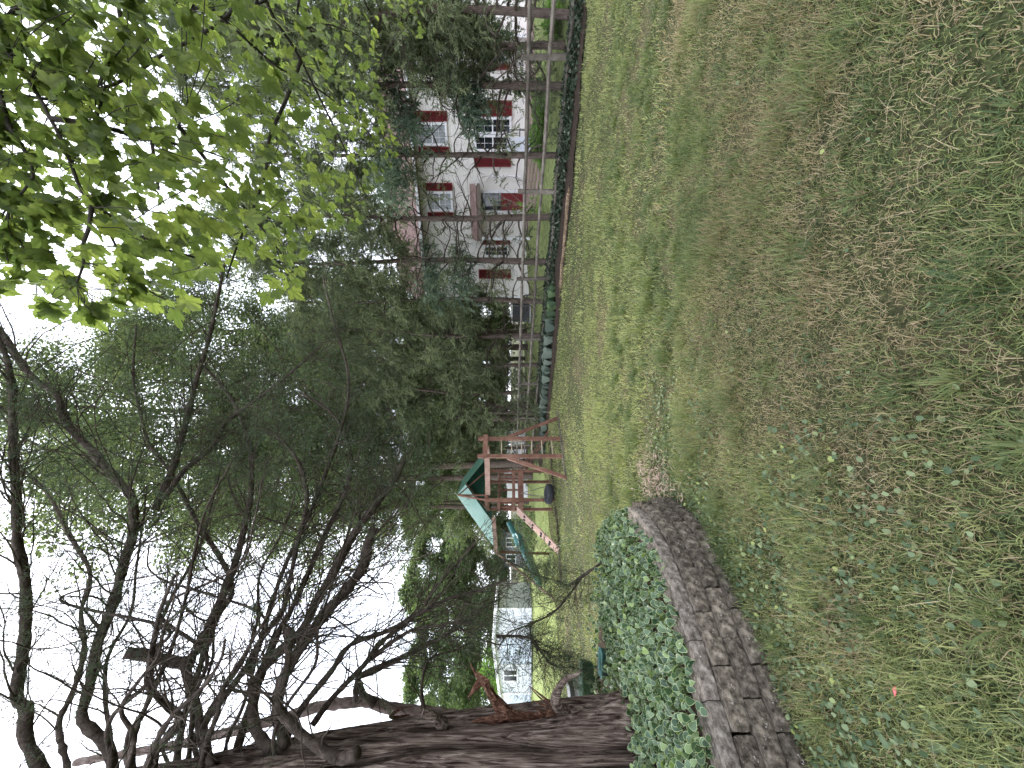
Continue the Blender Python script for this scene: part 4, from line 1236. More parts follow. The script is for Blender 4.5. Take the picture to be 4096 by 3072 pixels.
MB().box((0, 0, 0.24), (0.62, 0.5, 0.46)).build('body', plain('grey_plastic', (0.2, 0.2, 0.19), 0.6), bin_, True)
MB().box((0, 0, 0.495), (0.68, 0.56, 0.05), np.array(((0.995, 0, -0.1), (0, 1, 0), (0.1, 0, 0.995)))).build('lid', black_metal, bin_, True)

# ================================================================== small things on the lawn
pk = G(3630, 2790); pk[2] = 0.05
o = MB().add([(0, 0, 0), (0.03, 0.006, 0.004), (0.045, 0.0, 0.0), (0.03, -0.008, 0.002), (0, 0, -0.002), (0.03, 0.006, 0.001), (0.045, 0, -0.002), (0.03, -0.008, -0.001)], np.array([[0, 3, 2, 1], [4, 5, 6, 7], [0, 1, 5, 4], [1, 2, 6, 5], [2, 3, 7, 6], [3, 0, 4, 7]])).build('petal', plain('pink_petal', (0.6, 0.12, 0.13), 0.6), None, False, None, tuple(pk))
tag(o, 'small red petal lying in the grass below the block wall', 'petal')
straw_mat = leafy('straw', [(0, (0.2, 0.13, 0.1)), (1, (0.42, 0.31, 0.25))], 0.1)
c = np.array((-0.98, 4.0))
N = 900
ps = c + rng.normal(0, (0.16, 0.3), (N, 2))
ps = ps[~in_poly(ps[:, 0], ps[:, 1], RAISED)]
bv = np.array(((-0.5, -0.06, 0), (0.5, -0.06, 0), (0.5, 0.06, 0.02), (-0.5, 0.06, 0.02)))
n_ = len(ps)
V, Fs, A_ = replicate(bv, np.array([[0, 1, 2, 3]]), frames(np.c_[rng.normal(size=(n_, 2)), rng.normal(0, 0.25, n_)]) * rng.uniform(0.02, 0.06, n_)[:, None, None], np.c_[ps, 0.02 + 0.05 * rng.random(n_)])
tag(mesh_obj('leaf_litter', V, Fs, straw_mat, None, A_, kind='stuff'), 'patch of pale dry litter at the far end of the block wall', 'litter')

# ================================================================== bark and foliage materials
bark_cedar = surf('cedar_bark', [(0.34, (0.012, 0.008, 0.007)), (0.45, (0.06, 0.043, 0.034)), (0.56, (0.15, 0.115, 0.094)), (0.7, (0.27, 0.22, 0.185))], 7, (7, 7, 0.38), 0.95, bump=1.0, bscale=9, bstretch=(8, 8, 0.4), detail=8, coord='World', spec=0.08, dist=0.5)
bark_light = surf('cedar_bark_pale', [(0.28, (0.07, 0.05, 0.042)), (0.5, (0.2, 0.155, 0.135)), (0.75, (0.34, 0.28, 0.25))], 8, (3, 3, 0.8), 0.95, bump=0.6, bscale=14, coord='World', spec=0.08, dist=0.6)
bark_limb = surf('limb_bark', [(0.28, (0.025, 0.019, 0.016)), (0.5, (0.07, 0.055, 0.046)), (0.75, (0.14, 0.115, 0.095))], 12, (1, 1, 1), 0.95, bump=0.6, bscale=30, coord='World', spec=0.08, dist=1.0)
bark_row = surf('row_bark', [(0.28, (0.035, 0.026, 0.021)), (0.5, (0.1, 0.076, 0.062)), (0.75, (0.2, 0.16, 0.135))], 10, (3, 3, 0.6), 0.95, bump=0.6, bscale=16, coord='World', spec=0.08, dist=0.8)
twig_mat = surf('twig_bark', [(0.3, (0.03, 0.024, 0.019)), (0.7, (0.1, 0.08, 0.062))], 14, rough=0.95, coord='World', spec=0.05)
torn_wood = surf('torn_heartwood', [(0.3, (0.022, 0.01, 0.007)), (0.5, (0.09, 0.042, 0.028)), (0.7, (0.24, 0.145, 0.095))], 16, (2.5, 2.5, 0.8), 0.9, bump=0.8, bscale=30, coord='World', spec=0.1, dist=1.0)
maple_bark = surf('maple_bark', [(0.3, (0.022, 0.019, 0.016)), (0.7, (0.075, 0.066, 0.055))], 16, rough=0.9, coord='World', bump=0.3, spec=0.1)
cedar_leaf = leafy('cedar_spray', [(0, (0.06, 0.08, 0.048)), (0.45, (0.135, 0.16, 0.094)), (0.8, (0.22, 0.25, 0.145)), (1, (0.3, 0.33, 0.19))], 0.38, rough=0.7, spec=0.1)
cedar_blue = leafy('blue_cedar_spray', [(0, (0.045, 0.072, 0.052)), (0.5, (0.105, 0.15, 0.105)), (1, (0.23, 0.28, 0.195))], 0.33, rough=0.7, spec=0.1)
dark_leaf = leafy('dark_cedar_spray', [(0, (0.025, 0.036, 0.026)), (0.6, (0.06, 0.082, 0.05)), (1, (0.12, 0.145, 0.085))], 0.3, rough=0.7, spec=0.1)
decid_leaf = leafy('broadleaf', [(0, (0.06, 0.085, 0.05)), (0.5, (0.125, 0.16, 0.09)), (0.85, (0.19, 0.23, 0.125)), (1, (0.26, 0.3, 0.15))], 0.45, rough=0.55, spec=0.2)
far_leaf = leafy('far_broadleaf', [(0, (0.065, 0.1, 0.052)), (0.5, (0.13, 0.18, 0.086)), (1, (0.22, 0.28, 0.125))], 0.4, rough=0.6, spec=0.15)
bright_leaf = leafy('bright_leaf', [(0, (0.07, 0.16, 0.025)), (0.5, (0.14, 0.27, 0.045)), (1, (0.24, 0.38, 0.08))], 0.4, rough=0.5)
maple_leaf_mat, nt, out = new_mat('maple_leaf')
_a = nt.nodes.new('ShaderNodeAttribute'); _a.attribute_name = 'rnd'
_col = ramp(nt, _a.outputs['Fac'], [(0, (0.095, 0.13, 0.042)), (0.5, (0.145, 0.19, 0.056)), (0.85, (0.195, 0.24, 0.068)), (1, (0.26, 0.31, 0.085))])
_v = nt.nodes.new('ShaderNodeAttribute'); _v.attribute_name = 'vein'
_vm = ramp(nt, _v.outputs['Fac'], [(0.0, (0, 0, 0)), (1.0, (1, 1, 1))])
_col = mixc(nt, _col, (0.06, 0.1, 0.02), mixc(nt, (0, 0, 0), _vm, 0.55))
_blot = ramp(nt, noise(nt, 60, (1, 1, 1), 3, 0.6, 'World'), [(0.70, (0, 0, 0)), (0.74, (1, 1, 1))])
_col = mixc(nt, _col, (0.05, 0.05, 0.015), _blot)
_b = nt.nodes.new('ShaderNodeBsdfPrincipled'); _b.inputs['Roughness'].default_value = 0.5; _b.inputs['Specular IOR Level'].default_value = 0.3
nt.links.new(_col, _b.inputs['Base Color'])
_t = nt.nodes.new('ShaderNodeBsdfTranslucent'); nt.links.new(mixc(nt, _col, (1.08, 1.12, 0.76), 1.0, 'MULTIPLY'), _t.inputs['Color'])
_mx = nt.nodes.new('ShaderNodeMixShader'); _mx.inputs[0].default_value = 0.6
nt.links.new(_b.outputs[0], _mx.inputs[1]); nt.links.new(_t.outputs[0], _mx.inputs[2]); nt.links.new(_mx.outputs[0], out.inputs['Surface'])

# ================================================================== foliage building blocks
def make_spray(n, L=0.42, wide=0.13, leafl=0.045, leafw=0.011, seed=1):
    """one drooping juniper plume along +x"""
    r = np.random.default_rng(seed)
    nb = 7
    V, F = [], []
    branch = []
    for b in range(nb):
        t0 = 0.1 + 0.8 * b / nb
        sgn = 1 if b % 2 else -1
        branch.append((t0, sgn * r.uniform(0.5, 1.0), r.uniform(-0.5, 0.5), (1 - 0.55 * t0) * r.uniform(0.8, 1.1)))
    for i in range(n):
        if i % 3 == 0:
            t = r.random(); c = np.array((t * L, 0, -0.16 * L * t * t)); d = np.array((1.0, 0, -0.3 * t))
        else:
            t0, sy, sz, le = branch[r.integers(nb)]
            q = r.random() * le
            c = np.array((t0 * L + q * wide * 0.9, q * wide * sy, -0.16 * L * t0 * t0 + q * wide * sz - 0.1 * q * wide))
            d = np.array((0.9, 0.7 * sy, 0.6 * sz))
        d = nrm(nrm(d) + r.normal(0, 0.45, 3))
        p = nrm(np.cross(d, r.normal(size=3)))
        l, w = leafl * r.uniform(0.6, 1.3), leafw * r.uniform(0.7, 1.4)
        k = len(V)
        V += [c - p * w / 2, c + p * w / 2, c + d * l]
        F.append((k, k + 1, k + 2))
    return np.array(V), np.array(F)
SPRAY = [make_spray(48, leafl=0.055, leafw=0.026, seed=s) for s in (1, 2)]
SPRAY_FINE = make_spray(44, 0.3, 0.11, 0.036, 0.005, seed=7)

def make_cluster(n, rad=0.42, leaf=0.12, seed=3, flat=0.55):
    r = np.random.default_rng(seed)
    V, F = [], []
    for i in range(n):
        c = r.normal(0, 1, 3); c = c / np.linalg.norm(c) * rad * r.random() ** 0.4; c[2] *= flat
        d = nrm(np.r_[nrm(c)[:2] + r.normal(0, 0.7, 2), -0.3 + r.normal(0, 0.4)])
        p = nrm(np.cross(d, (0, 0, 1) + r.normal(0, 0.5, 3))); nn = np.cross(d, p)
        l = leaf * r.uniform(0.7, 1.3); k = len(V)
        V += [c, c + d * l * 0.5 + p * l * 0.33 + nn * l * 0.06, c + d * l, c + d * l * 0.5 - p * l * 0.33 + nn * l * 0.06]
        F.append((k, k + 1, k + 2, k + 3))
    return np.array(V), np.array(F)

def sprays_at(pts, dirs, per, spread, scale, base, mb_V, jitter=0.8):
    """pts (N,3), dirs (N,3): per plumes around every point"""
    N = len(pts)
    T = np.repeat(pts, per, 0) + rng.normal(0, 1, (N * per, 3)) * np.asarray(spread)
    X = np.repeat(dirs, per, 0) + rng.normal(0, jitter, (N * per, 3))
    R = frames(X, rng.uniform(-1.2, 1.2, N * per)) * (scale * rng.uniform(0.65, 1.3, N * per))[:, None, None]
    rnd = np.clip(np.repeat(rng.random(N) * 0.6, per) + rng.random(N * per) * 0.45, 0, 1)
    mb_V.append(replicate(base[0], base[1], R, T, rnd))

def merge(parts):
    Vs, Fs, As, n = [], [], [], 0
    for V, F, A in parts:
        Vs.append(V); As.append(A)
        for f in F: Fs.append(f + n)
        n += len(V)
    return np.vstack(Vs), Fs, np.concatenate(As)

def twigs_from(path, rad, count, length, mb, up=0.0, k=4, level=1, tips=None, f0=0.15, wander=0.25, r0=None):
    """side twigs on a polyline, each wandering off; the ends are collected in tips"""
    n = len(path)
    for _ in range(count):
        i = int((f0 + (1 - f0) * random.random()) * (n - 2))
        t = nrm(path[i + 1] - path[i])
        d = nrm(t * random.uniform(0.5, 1.3) + rng.normal(0, 0.5, 3) + np.array((0, 0, up)))
        L = length * random.uniform(0.4, 1.2); m = max(4, int(L / 0.09)); m = min(m, 14)
        pts = [path[i]]
        for q in range(m):
            d = nrm(d + rng.normal(0, wander, 3) + np.array((0, 0, up * 0.12)))
            pts.append(pts[-1] + d * L / m)
        pts = np.array(pts)
        rr = r0 if r0 else max(0.002, min(0.38 * rad[i], 0.009))
        mb.tube(pts, np.linspace(rr, max(0.0012, rr * 0.25), len(pts)), k, cap=False)
        if tips is not None:
            tips.append((pts[-1], d)); tips.append((pts[len(pts) // 2], d))
        if level > 0:
            twigs_from(pts, np.linspace(rr, rr * 0.3, len(pts)), random.randint(1, 3), L * 0.6, mb, up, 3, level - 1, tips, 0.2, wander)

# ================================================================== the big cedar at the left
trunk_axis = np.array([(-3.55, 3.62, 0.25), (-3.53, 3.62, 0.9), (-3.56, 3.62, 1.64), (-3.62, 3.62, 2.46), (-3.70, 3.6, 3.28), (-3.78, 3.58, 4.0), (-3.88, 3.55, 4.6), (-4.0, 3.5, 6.2), (-4.1, 3.5, 8.5)])
trunk_r = np.array((0.5, 0.46, 0.415, 0.395, 0.36, 0.34, 0.32, 0.25, 0.15))
big = empty('cedar_tree', (-3.55, 3.62, 0.3))
tag(big, 'huge old cedar with fluted shaggy trunk and torn limb beside the ivy', 'tree')
na, nz = 210, 230
zz = np.linspace(0.25, 8.5, nz)
ax = np.stack([np.interp(zz, trunk_axis[:, 2], trunk_axis[:, k]) for k in (0, 1)], -1)
rz_ = np.interp(zz, trunk_axis[:, 2], trunk_r)
th = np.linspace(0, 2 * math.pi, na, endpoint=False)
TH, ZG = np.meshgrid(th, zz)
tw = TH + 0.10 * ZG + 0.22 * (fbm(ZG * 0.8, ZG * 0, 0, 2) - 0.5) * 2
lob = 0.085 * np.cos(3 * tw + 0.4) + 0.07 * np.cos(5 * tw + 1.1 + 0.6 * np.sin(ZG)) + 0.04 * np.cos(8 * tw + 2.0 * np.sin(ZG * 0.7))
crease = -0.34 * np.exp(-((np.mod(tw * 5 / (2 * math.pi) + 0.22, 1) - 0.5) / 0.04) ** 2) * (0.35 + 0.65 * smooth(0.35, 0.6, fbm(np.cos(TH) * 1.5 + 4, ZG * 0.9 + np.sin(TH), 0, 2)))
for _c, _dep, _w, _ph in ((-0.95, 0.3, 0.05, 1.0), (-0.55, 0.34, 0.045, 4.0), (-0.12, 0.3, 0.05, 9.0), (0.3, 0.2, 0.04, 13.0)):
    _dt = np.mod(TH - (_c + 0.16 * (fbm(ZG * 0.9 + _ph, ZG * 0, 0, 2) - 0.5) * 2) + math.pi, 2 * math.pi) - math.pi
    crease = crease - _dep * np.exp(-(_dt / _w) ** 2) * smooth(0.3, 0.55, fbm(ZG * 1.1 + _ph * 3, ZG * 0 + _ph, 0, 2)) + 0.06 * np.exp(-((np.abs(_dt) - 0.16) / 0.08) ** 2)
c8, s8 = np.cos(tw), np.sin(tw)
fine = 0.05 * (fbm(c8 * 14, s8 * 14, ZG * 1.1, 3) - 0.5) + 0.022 * (fbm(c8 * 30, s8 * 30, ZG * 2.2, 2) - 0.5)
flare = 0.22 * smooth(0.95, 0.25, ZG) * (0.6 + 0.8 * np.cos(3 * tw + 0.4) * 0.5)
RR = rz_[:, None] * (1 + lob + crease + fine * 2 + flare)
V = np.stack([ax[:, 0][:, None] + RR * np.cos(TH), ax[:, 1][:, None] + RR * np.sin(TH), ZG], -1).reshape(-1, 3)
i = np.arange(nz - 1)[:, None] * na; j = np.arange(na)[None]
F = np.stack([i + j, i + (j + 1) % na, i + na + (j + 1) % na, i + na + j], -1).reshape(-1, 4)
mb = MB(); mb.add(V, F)
wb(mb, 'trunk', bark_cedar, big, flat=False)

twig = MB(); tips = []
def limb(px, d0, d1, r0, r1, mat=bark_limb, name='limb', tw_n=8, tw_len=0.9, cut=False, k=10, up=-0.05, level=2, parent=None, tips_=None, dmid=None, tw_f0=0.15):
    n = len(px)
    ds = np.interp(np.linspace(0, 1, n), (0, 0.5, 1), (d0, dmid if dmid else (d0 + d1) / 2, d1))
    pts = np.array([P(x, y, d) for (x, y), d in zip(px, ds)])
    pts[1:-1] += rng.normal(0, 0.012, pts[1:-1].shape)
    path = spline(pts, 0.05)
    f = np.linspace(0, 1, len(path)); dd = path[:, 1]
    rad = 0.86 * (r0 + (r1 - r0) * f ** 0.8) * dd / FX
    rad = rad * (1 + 0.22 * (fbm(f * len(path) * 0.12, f * 0 + random.random() * 50) - 0.5)) + 0.004 * rng.normal(size=len(path)) * (rad > 0.02)
    mb = MB(); mb.tube(path, np.maximum(rad, 0.002), k)
    o = wb(mb, name, mat, parent or big, flat=False)
    twigs_from(path, rad, int(tw_n * 1.3), tw_len * 1.15, twig, up, 4, level, tips if tips_ is None else tips_, tw_f0, 0.15)
    return path, rad
limb([(230, 3330), (190, 3150), (110, 2960), (80, 2850), (78, 2775), (97, 2549), (97, 2323), (75, 2161), (61, 2000), (57, 1800), (55, 1600), (30, 1450), (-20, 1330)], 3.5, 4.2, 29, 12, tw_n=40, tw_len=1.1)
limb([(470, 3250), (455, 3100), (445, 3040), (413, 2969), (342, 2872), (323, 2808), (368, 2711), (388, 2581), (439, 2452), (478, 2323), (491, 2252), (536, 2129), (545, 2020), (530, 1987), (477, 1934), (431, 1881), (371, 1808), (298, 1735), (259, 1662), (225, 1583), (166, 1536), (99, 1470), (27, 1377), (-30, 1280)], 3.6, 4.6, 26, 12, tw_n=64, tw_len=1.2)
limb([(840, 3120), (827, 3034), (801, 2904), (762, 2775), (756, 2659), (795, 2600), (820, 2517), (904, 2349), (956, 2213), (995, 2065), (1008, 2000), (1010, 1861), (1000, 1762), (955, 1656), (890, 1560), (800, 1450)], 3.6, 5.4, 25, 6, tw_n=46, tw_len=1.1)
limb([(775, 2650), (715, 2648), (640, 2636), (570, 2622), (500, 2612)], 3.85, 3.7, 28, 25, name='cut_stub', tw_n=0, k=14)
limb([(1090, 3010), (1014, 2900), (1033, 2730), (1098, 2633), (1195, 2530), (1260, 2413), (1344, 2271), (1418, 2141), (1513, 2010), (1581, 1920), (1617, 1838)], 3.6, 4.8, 27, 14, tw_n=50, tw_len=1.2)
limb([(1140, 2990), (1105, 2850), (1130, 2730), (1227, 2549), (1320, 2440), (1400, 2344), (1454, 2263), (1480, 2180), (1498, 2111)], 3.6, 4.3, 26, 22, tw_n=40, tw_len=1.2)
limb([(850, 3080), (830, 2990), (807, 2904), (872, 2807), (969, 2698), (1059, 2549), (1137, 2439), (1163, 2323), (1195, 2161), (1227, 2000), (1190, 1850), (1100, 1740), (1010, 1700)], 3.5, 5.0, 17, 5, tw_n=44, tw_len=1.0)
limb([(1430, 3010), (1344, 3034), (1227, 2956), (1163, 2891), (1124, 2807), (1150, 2660), (1156, 2517)], 3.3, 3.5, 27, 15, tw_n=16, tw_len=0.9)
limb([(600, 3170), (640, 3000), (730, 2880), (640, 2800), (590, 2740), (600, 2600), (640, 2450), (700, 2300)], 3.5, 3.3, 24, 6, tw_n=18)
limb([(560, 3180), (610, 3010), (690, 2870), (800, 2760), (870, 2640), (900, 2560)], 3.3, 2.9, 18, 6, tw_n=14)
limb([(1130, 3000), (1180, 2880), (1240, 2790), (1330, 2680), (1400, 2577), (1563, 2512), (1774, 2409), (1888, 2366), (2024, 2317)], 3.7, 4.6, 17, 4, tw_n=30, tw_len=0.8)
limb([(1250, 2900), (1330, 2800), (1454, 2670), (1536, 2561), (1660, 2458), (1725, 2371), (1790, 2290), (1900, 2180)], 4.0, 4.9, 15, 4, tw_n=30, tw_len=0.8)
limb([(300, 3200), (260, 3060), (230, 2900), (290, 2760), (340, 2600), (330, 2440), (360, 2300), (270, 2130), (180, 1960), (60, 1850)], 3.7, 5.5, 14, 5, tw_n=36)
limb([(930, 3060), (1000, 2860), (1100, 2560), (1180, 2420), (1290, 2160), (1390, 1950), (1400, 1800), (1330, 1660), (1200, 1570)], 3.9, 5.6, 20, 5, tw_n=34)
limb([(700, 3100), (740, 2880), (860, 2500), (930, 2330), (780, 2080), (690, 1900), (600, 1780), (560, 1650), (540, 1500), (545, 1300)], 4.1, 5.6, 16, 4, tw_n=36)
limb([(620, 2040), (690, 1850), (760, 1640), (790, 1500), (840, 1330), (900, 1050)], 4.6, 5.4, 17, 5, tw_n=26)
limb([(655, 1995), (740, 1880), (850, 1790), (900, 1690), (1060, 1570), (1180, 1480), (1290, 1380)], 4.6, 5.2, 14, 4, tw_n=24)
limb([(1000, 2700), (1120, 2300), (1250, 2040), (1370, 1700), (1390, 1500), (1330, 1280), (1290, 1100)], 4.4, 5.5, 12, 4, tw_n=30)
for q in range(11):       # smaller crossing limbs
    xa = random.uniform(300, 1350); la = random.uniform(500, 1200); sl_ = random.uniform(0.25, 0.9)
    px = [(xa, 3120), (xa + random.uniform(-60, 60), 2960)]
    for f in np.linspace(0.15, 1, 6):
        px.append((xa + (la * f * sl_ * (1 if random.random() < 0.9 else -1)) * (0.9 if xa > 700 else 0.45) + random.uniform(-40, 40), 2950 - la * f))
    limb(px, random.uniform(3.3, 3.8), random.uniform(3.0, 5.4), random.uniform(8, 15), 3, tw_n=14, tw_len=0.9, k=7)
wb(twig, 'twig', twig_mat, big, flat=False, kind='stuff')
# sparse dark sprays, mostly on the upper and outer twigs
tp_, td_ = np.array([t[0] for t in tips]), np.array([t[1] for t in tips])
xi_ = CX - (tp_[:, 2] - EYE) / tp_[:, 1] * FX; yi_ = CY - tp_[:, 0] / tp_[:, 1] * FX
high = tp_[:, 2] > 3.4
wgt = np.where(tp_[:, 0] > -1.2, 0.3, np.where(tp_[:, 2] > 5.0, 0.2, 0.03))
kk = rng.random(len(tp_)) < wgt
parts = []
sprays_at(tp_[kk], td_[kk] + (0, 0, -0.2), 2, 0.07, 0.95, SPRAY_FINE, parts, 0.9)
V, Fs, A = merge(parts)
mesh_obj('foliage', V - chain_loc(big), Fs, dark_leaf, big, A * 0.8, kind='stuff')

# ---- pale second stem growing beside it
stem2 = empty('cedar_tree', (-3.3, 4.35, 0.3))
tag(stem2, 'slender pale-barked cedar stem leaning behind the huge trunk', 'tree')
twig = MB(); tips2 = []
p2, r2 = limb([(2560, 2950), (2300, 2930), (2100, 2905), (1960, 2880), (1834, 2868), (1725, 2856), (1563, 2828), (1480, 2808), (1400, 2800), (1280, 2825), (1150, 2860), (1000, 2900), (700, 2980), (300, 3050)], 4.35, 4.6, 36, 14, bark_light, 'trunk', 10, 0.8, parent=stem2, tips_=tips2, k=14, tw_f0=0.5)
limb([(1500, 2815), (1462, 2780), (1436, 2745), (1432, 2712), (1480, 2690), (1617, 2626), (1800, 2540), (1900, 2450), (1990, 2400)], 4.4, 4.9, 20, 4, bark_limb, 'limb', 30, 0.8, parent=stem2, tips_=tips2)
limb([(1420, 2800), (1440, 2700), (1500, 2620), (1640, 2520), (1760, 2500), (1850, 2480)], 4.4, 4.2, 14, 4, bark_limb, 'limb', 24, 0.7, parent=stem2, tips_=tips2)
limb([(1700, 2850), (1690, 2740), (1720, 2640), (1800, 2600), (1890, 2570)], 4.4, 4.8, 9, 3, bark_limb, 'limb', 16, 0.6, parent=stem2, tips_=tips2)
wb(twig, 'twig', twig_mat, stem2, flat=False, kind='stuff')
tp_, td_ = np.array([t[0] for t in tips2]), np.array([t[1] for t in tips2]); kk = rng.random(len(tp_)) < 0.12
parts = []; sprays_at(tp_[kk], td_[kk] + (0, 0, -0.2), 3, 0.06, 0.8, SPRAY_FINE, parts, 0.8)
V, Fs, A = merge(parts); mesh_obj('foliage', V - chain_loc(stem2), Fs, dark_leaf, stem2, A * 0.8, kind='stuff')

# ---- low drooping branches with live sprays, in front of the shed and the slide
low = empty('cedar_branch', tuple(P(2340, 2330, 5.3)))
tag(low, 'low reddish cedar branches with dark sprays drooping before the shed', 'branch')
twig = MB(); tips3 = []
limb([(2420, 2240), (2317, 2317), (2290, 2371), (2214, 2447), (2122, 2485), (2035, 2540), (1990, 2600)], 5.2, 4.8, 6, 3, bark_limb, 'limb', 26, 0.55, parent=low, tips_=tips3)
limb([(2410, 2250), (2330, 2300), (2280, 2340), (2230, 2330), (2150, 2300), (2080, 2270), (2000, 2230)], 5.2, 4.9, 5, 2, bark_limb, 'limb', 26, 0.45, parent=low, tips_=tips3)
limb([(2122, 2485), (2130, 2560), (2160, 2610), (2210, 2650), (2290, 2670)], 4.85, 4.6, 6, 2, bark_limb, 'limb', 26, 0.45, parent=low, tips_=tips3)
limb([(1985, 2545), (2072, 2548), (2127, 2556), (2160, 2600), (2240, 2640)], 4.7, 4.7, 7, 2, bark_limb, 'limb', 20, 0.5, parent=low, tips_=tips3)
wb(twig, 'twig', twig_mat, low, flat=False, kind='stuff')
tp_, td_ = np.array([t[0] for t in tips3]), np.array([t[1] for t in tips3])
x_ = CX - (tp_[:, 2] - EYE) / tp_[:, 1] * FX; y_ = CY - tp_[:, 0] / tp_[:, 1] * FX
kk = rng.random(len(tp_)) < 0.14
parts = []; sprays_at(tp_[kk], td_[kk] + (0, 0, -0.1), 4, 0.06, 0.7, SPRAY_FINE, parts, 0.8)
cl_ = np.array([P(2150 + rng.normal(0, 60), 2270 + rng.normal(0, 60), 5.0 + rng.normal(0, 0.15)) for _ in range(28)])
sprays_at(cl_, np.tile((0.4, -0.2, -0.2), (28, 1)), 4, 0.08, 0.9, SPRAY_FINE, parts, 0.8)
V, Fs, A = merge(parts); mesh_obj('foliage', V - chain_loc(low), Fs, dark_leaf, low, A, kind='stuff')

# ---- torn limb and splinters on the big trunk
def shard(pts, w, name='splinter', mat=torn_wood, th=0.35, jag=0.25):
    path = spline(np.array(pts), 0.03); n = len(path); k = 8
    T = np.gradient(path, axis=0); T /= np.linalg.norm(T, axis=1, keepdims=True)
    V = []
    ww = np.interp(np.linspace(0, 1, n), np.linspace(0, 1, len(w)), w)
    for q in range(n):
        a = nrm(np.cross(T[q], (0.1, -1, 0.15))); b = np.cross(T[q], a)
        for m in range(k):
            an = m / k * 2 * math.pi
            r = ww[q] * (1 + jag * (vnoise(m * 1.7, q * 0.35, len(pts)) - 0.5) * 2)
            V.append(path[q] + a * math.cos(an) * r + b * math.sin(an) * r * th)
    i = np.arange(n - 1)[:, None] * k; j = np.arange(k)[None]
    mb = MB(); mb.add(V, [np.stack([i + j, i + (j + 1) % k, i + k + (j + 1) % k, i + k + j], -1).reshape(-1, 4), np.arange(k)[None, ::-1].copy(), (np.arange(k) + (n - 1) * k)[None]])
    return wb(mb, name, mat, big, flat=True)
D = 3.55
shard([P(2030, 2870, D), P(2010, 2845, D), P(1982, 2805, D), P(1955, 2760, D - 0.05), P(1932, 2715, D - 0.1), P(1910, 2684, D - 0.1)], (0.06, 0.062, 0.052, 0.04, 0.03, 0.006), 'torn_limb', th=0.6, jag=0.9)['label'] = 'splintered red-brown stub of the torn limb'
shard([P(1925, 2730, D), P(1900, 2758, D - 0.05), P(1872, 2790, D - 0.06)], (0.034, 0.024, 0.003), 'torn_limb', th=0.5, jag=0.9)
for _q in range(9):
    _a = P(2020 - _q * 9, 2858 - _q * 14, D); _l = random.uniform(30, 75)
    shard([_a, P(1990 - _q * 9 - _l * 0.3, 2830 - _q * 14 - _l * 0.4, D - 0.03), P(1975 - _q * 9 - _l * 0.5, 2812 - _q * 14 - _l, D - 0.06)], (0.018, 0.012, 0.002), 'splinter', th=0.5, jag=0.6)
for a, b, w in (((2000, 2835), (1965, 2735), 0.02), ((2050, 2860), (2010, 2820), 0.02), ((2240, 2845), (2120, 2745), 0.014), ((2225, 2845), (2110, 2738), 0.010), ((2260, 2840), (2150, 2770), 0.012), ((2215, 2850), (2130, 2800), 0.012),
                ((2200, 2852), (2150, 2805), 0.01), ((2090, 2868), (2035, 2835), 0.018), ((2130, 2868), (2070, 2840), 0.016), ((2170, 2860), (2130, 2830), 0.014)):
    A_, B_ = P(*a, D + 0.02), P(*b, D - 0.06)
    shard([A_, (A_ + B_) / 2 + rng.normal(0, 0.012, 3), B_], (w, w * 0.8, 0.002), th=0.5)
shard([P(2330, 2850, D), P(2280, 2842, D), P(2235, 2832, D - 0.05), P(2220, 2800, D - 0.08), P(2235, 2755, D - 0.1), P(2270, 2715, D - 0.1), P(2310, 2695, D - 0.1), P(2330, 2675, D - 0.1)], (0.05, 0.05, 0.05, 0.045, 0.04, 0.03, 0.018, 0.004), 'hooked_stub', bark_cedar, th=0.7, jag=0.3)
for xi_a, yi_a, L_ in ((2040, 2868, 260), (2120, 2872, 330), (2200, 2862, 240), (2300, 2850, 150), (1990, 2878, 200)):
    A_ = P(xi_a - L_ / 2, yi_a + 8, D + 0.05); B_ = P(xi_a + L_ / 2, yi_a - 2, D + 0.05)
    shard([A_, (A_ + B_) / 2 + (0.01, 0, 0), B_], (0.01, 0.045, 0.008), 'torn_strip', th=0.5, jag=0.5)
shard([P(1770, 2900, D), P(1720, 2860, D - 0.1), P(1690, 2850, D - 0.12)], (0.06, 0.045, 0.03), 'knot_stub', bark_cedar, th=0.9)
shard([P(1640, 2860, 4.1), P(1560, 2870, 4.05), P(1600, 2835, 4.0), P(1650, 2825, 4.0)], (0.012, 0.02, 0.016, 0.003), 'bark_flake', torn_wood, th=0.3)

